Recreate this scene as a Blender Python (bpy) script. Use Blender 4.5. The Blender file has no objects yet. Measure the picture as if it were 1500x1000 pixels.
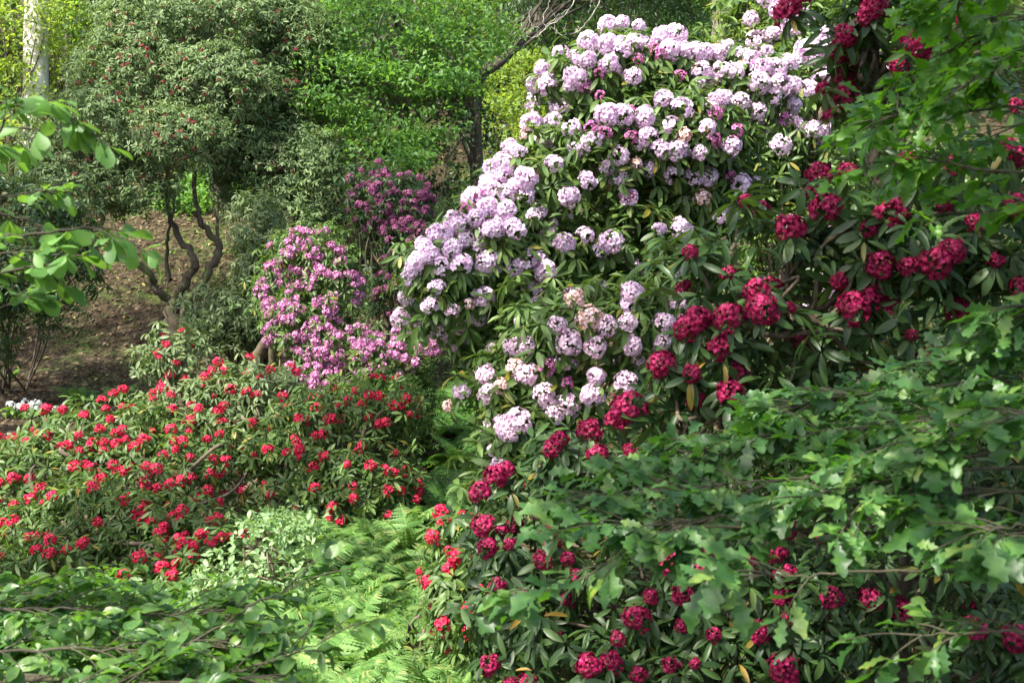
import bpy, math
import numpy as np
from mathutils import Vector, Matrix
R = math.radians
rng = np.random.default_rng(7)
S = bpy.context.scene
COL = S.collection

# ------------------------------------------------------------------ camera, sky, sun, exposure
F = 1608.0                      # focal length in photograph pixels (1500 wide)
PITCH = R(8.0)
CAM = np.array([0.0, 0.0, 1.65])
FWD = np.array([0, math.cos(PITCH), -math.sin(PITCH)])
UPV = np.array([0, math.sin(PITCH), math.cos(PITCH)])
cd = bpy.data.cameras.new('camera')
cam = bpy.data.objects.new('camera', cd); COL.objects.link(cam)
cam.location = CAM; cam.rotation_euler = (R(90) - PITCH, 0, 0)
cd.sensor_width = 36; cd.lens = 36 * F / 1500
cd.clip_start = 0.05; cd.clip_end = 500
cd.dof.use_dof = True; cd.dof.focus_distance = 9.0; cd.dof.aperture_fstop = 7.0
S.camera = cam

SUN = np.array([-0.50, -0.42, 1.0]); SUN /= np.linalg.norm(SUN)
w = bpy.data.worlds.new('World'); S.world = w; w.use_nodes = True
nt = w.node_tree
sky = nt.nodes.new('ShaderNodeTexSky'); sky.sky_type = 'NISHITA'; sky.sun_disc = False
sky.sun_elevation = math.asin(SUN[2]); sky.sun_rotation = math.atan2(SUN[0], SUN[1])
sky.air_density = 1.0; sky.dust_density = 4.0; sky.ozone_density = 0.7
nt.links.new(sky.outputs[0], nt.nodes['Background'].inputs[0])
nt.nodes['Background'].inputs[1].default_value = 0.15
sd = bpy.data.lights.new('sun', 'SUN'); sd.energy = 4.4; sd.angle = R(0.5); sd.color = (1, .95, .84)
so = bpy.data.objects.new('sun', sd); COL.objects.link(so)
so.rotation_euler = Vector(SUN).to_track_quat('Z', 'Y').to_euler()
so.location = (-5, -4, 12)
S.view_settings.view_transform = 'Standard'; S.view_settings.look = 'None'
S.view_settings.exposure = 1.65; S.view_settings.gamma = 1.0
S.cycles.max_bounces = 8; S.cycles.diffuse_bounces = 5; S.cycles.transmission_bounces = 5
S.cycles.caustics_reflective = False; S.cycles.caustics_refractive = False
S.cycles.sample_clamp_indirect = 6.0

# ------------------------------------------------------------------ helpers
def P(px, py, d):
    "world point seen at pixel (px,py), d metres along the view axis"
    return CAM + d * (FWD + np.array([(px - 750) / F, 0, 0]) - UPV * ((py - 500) / F))

_HY = [-30, -4, 0, 2.0, 4.5, 7, 10, 12.6, 14.0, 15.5, 18, 24, 32, 45, 65, 100]
_HZ = [2.0, .3, 0, -.35, -.8, -.9, -.85, -.72, -.45, 0.15, 1.0, 2.9, 5.6, 10.5, 19, 26]
_fy = np.linspace(-30, 100, 1301)
_fz = np.interp(_fy, _HY, _HZ)
_k = np.hanning(25); _k /= _k.sum()
_fz = np.convolve(np.pad(_fz, 12, 'edge'), _k, 'valid')
def H(x, y):
    x = np.asarray(x, float); y = np.asarray(y, float)
    z = np.interp(y, _fy, _fz)
    z = z + 0.05 * np.sin(x * 1.3 + y * .7) + 0.04 * np.sin(x * 2.9 - y * 2.1 + 1) + .10 * np.sin(x * .43 + 2) * np.clip((y - 8) / 6, 0, 1)
    z = z + 0.015 * np.sin(x * 7.1 + y * 5.3) + 0.012 * np.sin(x * 5.7 - y * 9.1)
    return z
def ground(px, d):
    p = P(px, 500, d); return np.array([p[0], p[1], float(H(p[0], p[1]))])

def norm(a):
    return a / np.maximum(np.linalg.norm(a, axis=-1, keepdims=True), 1e-9)

class MB:
    def __init__(s): s.V = []; s.Q = []; s.n = 0
    def add(s, V, Q):
        if len(V) == 0: return
        s.V.append(V); s.Q.append(Q + s.n); s.n += len(V)
    def build(s, name, mat, parent=None, origin=None, smooth=True):
        V = np.concatenate(s.V); Q = np.concatenate(s.Q)
        o0 = np.array(parent.location) if (parent is not None and origin is None) else (np.zeros(3) if origin is None else np.array(origin))
        V = V - o0
        me = bpy.data.meshes.new(name)
        me.vertices.add(len(V)); me.vertices.foreach_set('co', V.astype(np.float32).ravel())
        me.loops.add(Q.size); me.loops.foreach_set('vertex_index', Q.astype(np.int32).ravel())
        me.polygons.add(len(Q)); me.polygons.foreach_set('loop_start', np.arange(0, Q.size, 4, dtype=np.int32))
        me.update(calc_edges=True)
        if smooth: me.polygons.foreach_set('use_smooth', np.ones(len(Q), bool))
        me.materials.append(mat)
        ob = bpy.data.objects.new(name, me); COL.objects.link(ob)
        if parent is not None: ob.parent = parent
        else: ob.location = o0
        return ob

def tag(o, label=None, cat=None, group=None, kind=None):
    if label: o['label'] = label
    if cat: o['category'] = cat
    if group: o['group'] = group
    if kind: o['kind'] = kind
    return o
def empty(name, loc, label, cat, group=None):
    o = bpy.data.objects.new(name, None); COL.objects.link(o); o.location = [float(v) for v in loc]
    o.empty_display_size = .2
    return tag(o, label, cat, group)

def leaf_grid(ts, hw, curl=.25, fold=.25, wave=0.0):
    "a leaf along +Y, unit length, three columns; hw gives the half width per row"
    V = []
    for i, (t, h) in enumerate(zip(ts, hw)):
        z = -curl * t * t
        zz = wave * (1 if i % 2 else -1)
        V += [(-h, t, z + fold * h + zz), (0, t, z), (h, t, z + fold * h - zz)]
    Q = []
    for i in range(len(ts) - 1):
        a = 3 * i
        Q += [(a, a + 1, a + 4, a + 3), (a + 1, a + 2, a + 5, a + 4)]
    return np.array(V, float), np.array(Q)
def bend(tm, roll, side):
    "curl a leaf: edges up or down, and sideways sweep"
    V = tm[0].copy(); V[:, 2] += roll * V[:, 0] ** 2 / .09 * V[:, 1]; V[:, 0] += side * V[:, 1] ** 2; V[:, 2] += .03 * np.sin(V[:, 1] * 9 + roll * 20); return V, tm[1]
RHODO = [leaf_grid([0, .14, .4, .7, .92, 1.0], np.array([.012, .075, .15, .15, .08, .012]) * w_, c_, f_) for w_, c_, f_ in ((1, .28, .28), (.85, .5, .4), (.95, .1, .15), (.8, .38, .6))]
OVAL = leaf_grid([0, .1, .25, .45, .65, .82, .94, 1.0], [.012, .10, .22, .30, .29, .20, .09, .008], .22, .22, .006)
OVAL = [bend(OVAL, a_, b_) for a_, b_ in ((.05, .06), (-.16, -.1), (.2, .1), (-.05, -.16), (.1, 0))]
OVAL = [(v_ * [w_, 1, 1], q_) for (v_, q_), w_ in zip(OVAL, (1, .85, .7, .95, .8))]
OBOV = leaf_grid([0, .12, .3, .5, .7, .86, .96, 1.0], [.01, .05, .13, .22, .27, .22, .11, .01], .28, .25, .006)
_ts = np.linspace(0, 1, 29)
_env = np.interp(_ts, [0, .08, .25, .5, .68, .85, 1], [.012, .03, .15, .24, .29, .22, .04])
_lob = 1 - .46 * (0.5 + 0.5 * np.cos(_ts * 2 * np.pi * 4.5)) * np.clip(_ts * 6, 0, 1)
_lob2 = 1 - .48 * (0.5 + 0.5 * np.cos(_ts * 2 * np.pi * 3.6 + .5)) * np.clip(_ts * 6, 0, 1)
OAK = [bend(leaf_grid(_ts, _env * l_ * w_, c_, f_), a_, b_) for l_, w_, c_, f_, a_, b_ in
       [(_lob, 1, .12, .10, .04, .07), (_lob, .95, .30, .2, -.07, -.08), (_lob2, .98, -.06, -.10, -.06, .09), (_lob2, .88, .2, .3, .06, -.05), (_lob, 1.05, .36, .05, .1, .04)]]
SMALL = leaf_grid([0, .45, 1.0], [.03, .28, .02], .15, .3)
NEEDLE = leaf_grid([0, .5, 1.0], [.05, .13, .02], .2, .2)

def frames(d, up, scale, wid=1.0):
    d = norm(d); up = norm(up - (up * d).sum(-1, keepdims=True) * d)
    side = np.cross(d, up)
    sc = np.asarray(scale).reshape(-1, 1)
    wd = np.asarray(wid).reshape(-1, 1)
    return np.stack([side * sc * wd, d * sc, up * sc], axis=-1)
def inst(mb, tm, M, T):
    if isinstance(tm, list):
        w_ = rng.integers(len(tm), size=len(M))
        for i_, t_ in enumerate(tm): inst(mb, t_, M[w_ == i_], T[w_ == i_])
        return
    V0, Q0 = tm
    if len(M) == 0: return
    V = np.einsum('mij,nj->mni', M, V0) + T[:, None, :]
    Q = Q0[None] + (np.arange(len(M)) * len(V0))[:, None, None]
    mb.add(V.reshape(-1, 3), Q.reshape(-1, 4))

def smooth_path(pts, n=6, jit=0.0):
    pts = np.asarray(pts, float)
    if len(pts) < 3:
        t = np.linspace(0, 1, n + 1)[:, None]; out = pts[0] * (1 - t) + pts[-1] * t
    else:
        pp = np.vstack([2 * pts[0] - pts[1], pts, 2 * pts[-1] - pts[-2]]); out = []
        for i in range(1, len(pp) - 2):
            p0, p1, p2, p3 = pp[i - 1:i + 3]
            for t in np.linspace(0, 1, n, endpoint=False):
                out.append(.5 * (2 * p1 + (p2 - p0) * t + (2 * p0 - 5 * p1 + 4 * p2 - p3) * t * t + (3 * p1 - p0 - 3 * p2 + p3) * t ** 3))
        out.append(pts[-1]); out = np.array(out)
    if jit: out[1:-1] += rng.normal(0, jit, out[1:-1].shape)
    return out
def tube(mb, pts, r0, r1, sides=6, rough=0.0):
    pts = np.asarray(pts, float); n = len(pts)
    tg = norm(np.gradient(pts, axis=0))
    ref = np.array([0.31, .17, .93]) if abs(tg[0, 2]) < .8 else np.array([.9, .3, .1])
    u = norm(np.cross(tg, ref)); v = np.cross(tg, u)
    if np.isscalar(r0):
        rad = np.linspace(0, 1, n); rad = r0 + (r1 - r0) * rad
    else: rad = np.asarray(r0)
    a = np.arange(sides) * 2 * np.pi / sides
    rr = rad[:, None] * np.ones((1, sides))
    if rough: rr = rr * (1 + rng.normal(0, rough, rr.shape))
    V = pts[:, None] + rr[..., None] * (np.cos(a)[None, :, None] * u[:, None] + np.sin(a)[None, :, None] * v[:, None])
    i = np.arange(n - 1)[:, None] * sides; j = np.arange(sides)[None]; k = (j + 1) % sides
    Q = np.stack([i + j, i + k, i + k + sides, i + j + sides], -1).reshape(-1, 4)
    mb.add(V.reshape(-1, 3), Q)

# ------------------------------------------------------------------ materials
def mat_new(name):
    m = bpy.data.materials.new(name); m.use_nodes = True
    n = m.node_tree; n.nodes.clear()
    return m, n, n.nodes.new('ShaderNodeOutputMaterial')
def ramp(n, cols, fac):
    r = n.nodes.new('ShaderNodeValToRGB'); e = r.color_ramp.elements
    while len(e) < len(cols): e.new(.5)
    for i, (p, c) in enumerate(cols): e[i].position = p; e[i].color = (*c, 1)
    n.links.new(fac, r.inputs[0]); return r
def leaf_mat(name, cols, trans, tcol, rough=.42, spec=.5, back=None, bump=False):
    m, n, out = mat_new(name)
    g = n.nodes.new('ShaderNodeNewGeometry')
    rp = ramp(n, cols, g.outputs['Random Per Island'])
    p = n.nodes.new('ShaderNodeBsdfPrincipled'); p.inputs['Roughness'].default_value = rough
    p.inputs['Specular IOR Level'].default_value = spec
    col = rp.outputs[0]
    if back is not None:
        mx = n.nodes.new('ShaderNodeMix'); mx.data_type = 'RGBA'
        n.links.new(g.outputs['Backfacing'], mx.inputs[0]); n.links.new(rp.outputs[0], mx.inputs[6]); mx.inputs[7].default_value = (*back, 1)
        col = mx.outputs[2]
    if bump:
        tq = n.nodes.new('ShaderNodeTexCoord'); nq = n.nodes.new('ShaderNodeTexNoise'); nq.inputs['Scale'].default_value = 35; nq.inputs['Detail'].default_value = 5
        n.links.new(tq.outputs['Object'], nq.inputs['Vector']); rq = ramp(n, [(.42, (.7, .75, .7)), (.6, (1.15, 1.1, .9)), (.74, (1.9, 1.35, .7))], nq.outputs[0])
        mq = n.nodes.new('ShaderNodeMix'); mq.data_type = 'RGBA'; mq.blend_type = 'MULTIPLY'; mq.inputs[0].default_value = 1
        n.links.new(col, mq.inputs[6]); n.links.new(rq.outputs[0], mq.inputs[7]); col = mq.outputs[2]
    n.links.new(col, p.inputs['Base Color'])
    if bump:
        tc = n.nodes.new('ShaderNodeTexCoord'); nz = n.nodes.new('ShaderNodeTexNoise'); nz.inputs['Scale'].default_value = 90
        n.links.new(tc.outputs['Object'], nz.inputs['Vector'])
        b = n.nodes.new('ShaderNodeBump'); b.inputs['Strength'].default_value = .35; b.inputs['Distance'].default_value = .004
        n.links.new(nz.outputs[0], b.inputs['Height']); n.links.new(b.outputs[0], p.inputs['Normal'])
    t = n.nodes.new('ShaderNodeBsdfTranslucent'); t.inputs[0].default_value = (*tcol, 1)
    x = n.nodes.new('ShaderNodeMixShader'); x.inputs[0].default_value = trans
    n.links.new(p.outputs[0], x.inputs[1]); n.links.new(t.outputs[0], x.inputs[2]); n.links.new(x.outputs[0], out.inputs[0])
    return m
def petal_mat(name, cols, trans, tcol, rough=.55):
    return leaf_mat(name, cols, trans, tcol, rough, .25)
def bark_mat(name, c1, c2, scale=14, moss=None):
    m, n, out = mat_new(name)
    tc = n.nodes.new('ShaderNodeTexCoord'); mp = n.nodes.new('ShaderNodeMapping'); mp.inputs['Scale'].default_value = (1, 1, .28)
    n.links.new(tc.outputs['Object'], mp.inputs[0])
    nz = n.nodes.new('ShaderNodeTexNoise'); nz.inputs['Scale'].default_value = scale; nz.inputs['Detail'].default_value = 6; nz.inputs['Roughness'].default_value = .7
    n.links.new(mp.outputs[0], nz.inputs['Vector'])
    cols = [(.35, c1), (.65, c2)]
    rp = ramp(n, cols, nz.outputs[0]); col = rp.outputs[0]
    if moss:
        n2 = n.nodes.new('ShaderNodeTexNoise'); n2.inputs['Scale'].default_value = 3.0; n.links.new(tc.outputs['Object'], n2.inputs['Vector'])
        r2 = ramp(n, [(.45, (0, 0, 0)), (.6, (1, 1, 1))], n2.outputs[0])
        mx = n.nodes.new('ShaderNodeMix'); mx.data_type = 'RGBA'; n.links.new(r2.outputs[0], mx.inputs[0]); n.links.new(col, mx.inputs[6]); mx.inputs[7].default_value = (*moss, 1)
        col = mx.outputs[2]
    p = n.nodes.new('ShaderNodeBsdfPrincipled'); p.inputs['Roughness'].default_value = .9
    n.links.new(col, p.inputs['Base Color'])
    b = n.nodes.new('ShaderNodeBump'); b.inputs['Strength'].default_value = .8; b.inputs['Distance'].default_value = .02
    n.links.new(nz.outputs[0], b.inputs['Height']); n.links.new(b.outputs[0], p.inputs['Normal'])
    n.links.new(p.outputs[0], out.inputs[0]); return m

M = {}
M['rhodo'] = leaf_mat('rhododendron_leaf', [(0, (.042, .082, .020)), (.5, (.062, .115, .026)), (.93, (.10, .165, .036)), (1, (.22, .18, .03))], .27, (.17, .30, .025), .48, .35, (.10, .14, .06))
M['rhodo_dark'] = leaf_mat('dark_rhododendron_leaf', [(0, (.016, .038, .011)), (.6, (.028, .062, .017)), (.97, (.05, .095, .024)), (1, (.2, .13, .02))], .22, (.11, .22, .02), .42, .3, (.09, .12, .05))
M['rhodo_grey'] = leaf_mat('grey_green_rhododendron_leaf', [(0, (.065, .105, .036)), (.5, (.095, .145, .052)), (1, (.14, .19, .07))], .24, (.16, .25, .04), .5, .4, (.12, .15, .08))
M['rhodo_far'] = leaf_mat('tree_rhododendron_leaf', [(0, (.075, .125, .048)), (.5, (.115, .18, .068)), (1, (.165, .225, .09))], .26, (.22, .34, .07), .55, .3, (.11, .13, .07))
M['oak'] = leaf_mat('oak_leaf', [(0, (.022, .068, .018)), (.45, (.046, .120, .032)), (.8, (.072, .16, .044)), (1, (.12, .20, .05))], .32, (.14, .40, .02), .45, .45, (.07, .14, .05), True)
M['oak_backlit'] = leaf_mat('backlit_oak_leaf', [(0, (.03, .09, .016)), (.5, (.055, .145, .022)), (1, (.10, .22, .032))], .42, (.18, .46, .015), .45, .4, None, True)  # backlight put into the colour: brighter, more translucent copy of the oak leaf
M['broad'] = leaf_mat('broad_leaf', [(0, (.04, .10, .025)), (.5, (.065, .15, .035)), (1, (.11, .21, .045))], .36, (.20, .45, .03), .4, .55, (.08, .15, .05), True)
M['beech'] = leaf_mat('fresh_green_leaf', [(0, (.052, .13, .028)), (.5, (.088, .20, .042)), (1, (.14, .28, .06))], .42, (.22, .43, .045), .5, .35)
M['yellowgreen'] = leaf_mat('yellow_green_leaf', [(0, (.10, .165, .035)), (.5, (.15, .235, .05)), (1, (.23, .31, .085))], .45, (.40, .55, .05), .55, .3)
M['mid'] = leaf_mat('mid_green_leaf', [(0, (.045, .10, .02)), (.5, (.075, .15, .03)), (1, (.13, .22, .045))], .38, (.20, .38, .03), .5, .35)
M['dark'] = leaf_mat('dark_evergreen_leaf', [(0, (.018, .042, .014)), (.6, (.03, .065, .02)), (1, (.06, .11, .03))], .2, (.08, .18, .02), .45, .45)
M['mid_dark'] = leaf_mat('dark_needle', [(0, (.02, .05, .012)), (.6, (.035, .08, .018)), (1, (.06, .11, .025))], .3, (.12, .24, .02), .6, .2)
M['dull_red'] = petal_mat('dull_red_petal', [(0, (.20, .02, .03)), (.5, (.34, .05, .07)), (1, (.46, .12, .14))], .2, (.4, .05, .07))
M['pale'] = leaf_mat('pale_green_leaf', [(0, (.15, .25, .11)), (.5, (.21, .33, .15)), (1, (.29, .41, .2))], .35, (.32, .5, .12), .5, .35)
M['fern'] = leaf_mat('fern_frond', [(0, (.055, .13, .032)), (.5, (.11, .225, .055)), (.9, (.19, .32, .09)), (1, (.34, .32, .12))], .42, (.27, .48, .08), .55, .3)
M['fern_dark'] = leaf_mat('dark_fern_frond', [(0, (.03, .085, .016)), (.6, (.05, .125, .022)), (1, (.08, .17, .03))], .35, (.13, .30, .02), .55, .3)
M['lilac'] = petal_mat('lilac_petal', [(0, (.60, .38, .60)), (.35, (.75, .55, .74)), (1, (.87, .75, .86))], .32, (.82, .61, .80))
M['pale_pink'] = petal_mat('pale_pink_petal', [(0, (.62, .38, .55)), (.35, (.77, .55, .70)), (1, (.88, .75, .84))], .32, (.82, .6, .74))
M['lilac_bud'] = petal_mat('pink_bud_petal', [(0, (.42, .08, .26)), (1, (.62, .24, .48))], .25, (.6, .15, .35))
M['faded'] = petal_mat('faded_petal', [(0, (.42, .20, .12)), (.3, (.66, .42, .34)), (.6, (.78, .58, .62)), (1, (.84, .70, .78))], .25, (.6, .35, .2))
M['crimson'] = petal_mat('crimson_petal', [(0, (.09, .003, .018)), (.5, (.20, .004, .042)), (.85, (.30, .008, .068)), (1, (.44, .03, .14))], .25, (.38, .005, .07))
M['red'] = petal_mat('red_petal', [(0, (.38, .006, .03)), (.5, (.54, .012, .06)), (1, (.68, .05, .13))], .25, (.7, .02, .05))
M['purple'] = petal_mat('mauve_petal', [(0, (.33, .07, .20)), (.5, (.46, .16, .34)), (1, (.66, .38, .56))], .25, (.55, .17, .40))
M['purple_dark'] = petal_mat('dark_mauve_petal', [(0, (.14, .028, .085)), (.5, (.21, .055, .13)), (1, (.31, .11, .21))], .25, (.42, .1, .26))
M['white'] = petal_mat('white_petal', [(0, (.72, .74, .70)), (1, (.86, .86, .84))], .25, (.8, .8, .75))
M['stem'] = bark_mat('rhododendron_stem', (.06, .045, .03), (.16, .12, .08), 20)
M['mossy'] = bark_mat('mossy_stem', (.045, .035, .022), (.12, .09, .055), 16, (.07, .085, .025))
M['bark'] = bark_mat('tree_bark', (.09, .075, .055), (.22, .19, .15), 9, (.10, .13, .05))
M['pale_bark'] = bark_mat('pale_tree_bark', (.45, .40, .32), (.78, .74, .66), 7)
M['dark_bark'] = bark_mat('dark_tree_bark', (.03, .025, .018), (.08, .065, .045), 9)
M['twig'] = bark_mat('green_twig', (.03, .027, .015), (.065, .06, .03), 25)
M['dead'] = bark_mat('bare_pale_twig', (.35, .32, .26), (.6, .56, .48), 25)
M['litter'] = leaf_mat('fallen_leaf', [(0, (.03, .02, .012)), (.4, (.07, .048, .028)), (.8, (.13, .095, .055)), (.96, (.23, .17, .10)), (1, (.36, .32, .09))], .1, (.2, .12, .05), .7, .2)

def ground_mat():
    m, n, out = mat_new('woodland_floor')
    tc = n.nodes.new('ShaderNodeTexCoord')
    def noise(s, d=6):
        z = n.nodes.new('ShaderNodeTexNoise'); z.inputs['Scale'].default_value = s; z.inputs['Detail'].default_value = d; z.inputs['Roughness'].default_value = .68
        n.links.new(tc.outputs['Object'], z.inputs['Vector']); return z
    a = noise(9); rp = ramp(n, [(.3, (.016, .012, .007)), (.5, (.040, .029, .017)), (.68, (.09, .068, .042))], a.outputs[0])
    b = noise(.55, 4); rb = ramp(n, [(.48, (0, 0, 0)), (.62, (1, 1, 1))], b.outputs[0])
    c = noise(20); rc = ramp(n, [(.35, (.02, .035, .008)), (.65, (.06, .09, .02))], c.outputs[0])
    mx = n.nodes.new('ShaderNodeMix'); mx.data_type = 'RGBA'
    n.links.new(rb.outputs[0], mx.inputs[0]); n.links.new(rp.outputs[0], mx.inputs[6]); n.links.new(rc.outputs[0], mx.inputs[7])
    p = n.nodes.new('ShaderNodeBsdfPrincipled'); p.inputs['Roughness'].default_value = .95; p.inputs['Specular IOR Level'].default_value = .15
    n.links.new(mx.outputs[2], p.inputs['Base Color'])
    v = n.nodes.new('ShaderNodeTexVoronoi'); v.inputs['Scale'].default_value = 22; n.links.new(tc.outputs['Object'], v.inputs['Vector'])
    bp = n.nodes.new('ShaderNodeBump'); bp.inputs['Strength'].default_value = .9; bp.inputs['Distance'].default_value = .03
    n.links.new(v.outputs[0], bp.inputs['Height']); n.links.new(bp.outputs[0], p.inputs['Normal'])
    n.links.new(p.outputs[0], out.inputs[0]); return m
M['ground'] = ground_mat()

# ------------------------------------------------------------------ the ground: one sheet from behind the camera up the far bank
xs = np.concatenate([np.linspace(-60, -12, 49)[:-1], np.linspace(-12, 12, 161), np.linspace(12, 60, 49)[1:]])
ys = np.concatenate([np.linspace(-25, 0, 26)[:-1], np.linspace(0, 25, 171), np.linspace(25, 95, 71)[1:]])
X, Y = np.meshgrid(xs, ys)
V = np.stack([X, Y, H(X, Y)], -1).reshape(-1, 3)
nx = len(xs); i, j = np.meshgrid(np.arange(len(ys) - 1), np.arange(nx - 1), indexing='ij')
q = (i * nx + j).ravel()
mb = MB(); mb.add(V, np.stack([q, q + 1, q + 1 + nx, q + nx], -1))
tag(mb.build('ground', M['ground']), kind='structure')

def slope_normal(x, y):
    e = .1; return norm(np.stack([-(H(x + e, y) - H(x - e, y)) / (2 * e), -(H(x, y + e) - H(x, y - e)) / (2 * e), np.ones_like(x)], -1))
def scatter_litter(n, xr, yr, size):
    x = rng.uniform(*xr, n); y = rng.uniform(*yr, n)
    N = slope_normal(x, y); N = norm(N + rng.normal(0, .35, N.shape))
    d = norm(np.cross(N, rng.normal(0, 1, N.shape)))
    T = np.stack([x, y, H(x, y) + .012 + rng.uniform(0, .015, n)], -1)
    return frames(d, N, size * rng.uniform(.5, 1.2, n)), T
mb = MB()
for a in ((16000, (-9, 3.5), (9, 19), .075), (7000, (-3, 5), (3.5, 10), .06), (5000, (-8, 10), (19, 30), .1)):
    m_, t_ = scatter_litter(*a); inst(mb, SMALL, m_, t_)
tag(mb.build('leaf_litter', M['litter']), 'brown fallen leaves scattered over the woodland bank', 'leaf litter', kind='stuff')

mb = MB()
for k_ in range(150):
    x, y = (rng.uniform(-8, -2), rng.uniform(10.5, 18)) if k_ < 110 else (rng.uniform(-1.2, .4), rng.uniform(7.5, 12))
    a_ = rng.uniform(0, 3.1); l_ = rng.uniform(.1, .5); p_ = [np.array([x + math.cos(a_) * l_ * f_ + rng.normal(0, .02), y + math.sin(a_) * l_ * f_, 0]) for f_ in (-.5, 0, .5)]
    for q_ in p_: q_[2] = float(H(q_[0], q_[1])) + .015 + rng.uniform(0, .02)
    tube(mb, p_, rng.uniform(.004, .011), .003, 4)
tag(mb.build('fallen_twigs', M['stem']), 'dead twigs scattered among the fallen leaves on the bank', 'twigs', kind='stuff')

# ------------------------------------------------------------------ shrubs and trees: lobes -> clumps -> leaf rosettes
def mk_lobes(rows):
    "rows (px, py, depth, rx px, ry px[, depth radius m]) -> centres and radii in metres"
    C, Rd = [], []
    for r in rows:
        px, py, d, rx, ry = r[:5]; k = d / F
        C.append(P(px, py, d)); Rd.append([rx * k, r[5] if len(r) > 5 else .5 * (rx + ry) * k, ry * k])
    return np.array(C), np.array(Rd)
def lobe_surface(C, Rd, n, lo=.85, hi=1.08, back=.45, under=.5):
    area = (Rd[:, 0] * Rd[:, 2] + Rd[:, 0] * Rd[:, 1] + Rd[:, 1] * Rd[:, 2]); pr = area / area.sum()
    outP, outN = [], []; cnt = 0
    while cnt < n:
        k = rng.choice(len(C), 4 * n, p=pr)
        d = norm(rng.normal(0, 1, (4 * n, 3)))
        keep = (rng.random(4 * n) < np.where(d[:, 1] > .2, back, 1)) & (rng.random(4 * n) < np.where(d[:, 2] < -.35, under, 1))
        k = k[keep]; d = d[keep]
        p = C[k] + Rd[k] * d * rng.uniform(lo, hi, (len(k), 1))
        q_ = (((p[:, None] - C[None]) / Rd[None]) ** 2).sum(-1); q_[np.arange(len(k)), k] = 9
        ok = q_.min(1) > .5
        outP.append(p[ok]); outN.append(norm(d[ok] / Rd[k[ok]])); cnt += ok.sum()
    return np.concatenate(outP)[:n], np.concatenate(outN)[:n]
def above_ground(p, m=.05):
    p[:, 2] = np.maximum(p[:, 2], H(p[:, 0], p[:, 1]) + m); return p
def ray_hit(C, Rd, px, py):
    d = FWD + np.array([(px - 750) / F, 0, 0]) - UPV * ((py - 500) / F)
    o = (CAM - C) / Rd; v = d[None] / Rd
    a = (v * v).sum(1); b = (o * v).sum(1); c = (o * o).sum(1) - 1
    disc = b * b - a * c
    if (disc > 0).any():
        t = np.where(disc > 0, (-b - np.sqrt(np.maximum(disc, 0))) / a, 1e9); i = t.argmin(); t = t[i]
    else:
        i = (c - b * b / a).argmin(); t = -b[i] / a[i]
    p = CAM + t * d; return p, norm((p - C[i]) / Rd[i] ** 2)
def rosettes(mb, Pp, A, k, L, tm=RHODO, el=(-30, 35), droop=.25, wid=1.0):
    m = len(Pp)
    if m == 0: return
    ref = np.where(np.abs(A[:, 2:3]) < .9, np.array([[0, 0, 1.0]]), np.array([[1.0, 0, 0]]))
    u = norm(np.cross(A, ref)); v = np.cross(A, u)
    az = (np.arange(k)[None] * 2.39996 + rng.uniform(0, 6.28, (m, 1)) + rng.normal(0, .25, (m, k)))
    e = np.radians(rng.uniform(el[0], el[1], (m, k)))
    d = np.cos(e)[..., None] * (np.cos(az)[..., None] * u[:, None] + np.sin(az)[..., None] * v[:, None]) + np.sin(e)[..., None] * A[:, None]
    d[..., 2] -= droop * rng.uniform(.3, 1.4, (m, k))
    d = norm(d).reshape(-1, 3); up = np.repeat(A, k, 0) + rng.normal(0, .18, (m * k, 3))
    sc = L * rng.uniform(.65, 1.15, m * k)
    T = np.repeat(Pp, k, 0) + d * .012
    inst(mb, tm, frames(d, up, sc, wid * rng.uniform(.85, 1.15, m * k)), T)
def clumped(C, Rd, n_clump, per, rad, **kw):
    cp, cn = lobe_surface(C, Rd, n_clump, **kw)
    idx = np.repeat(np.arange(n_clump), per)
    off = rng.normal(0, 1, (len(idx), 3)) * rad
    nn = cn[idx]; off -= .6 * (off * nn).sum(-1, keepdims=True) * nn
    return cp, cn, cp[idx] + off, nn
def stems(mb, bases, targets, r0, r1, mids=None, sides=5, wob=.12):
    for t in targets:
        b = np.array(bases[rng.integers(len(bases))])
        m1 = b * .55 + t * .45 + np.array([0, 0, -.08]) + rng.normal(0, wob, 3)
        m2 = b * .22 + t * .78 + np.array([0, 0, .02]) + rng.normal(0, wob * .6, 3)
        tube(mb, smooth_path([b, m1, m2, t], 4), r0 * rng.uniform(.6, 1.1), r1, sides)

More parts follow.
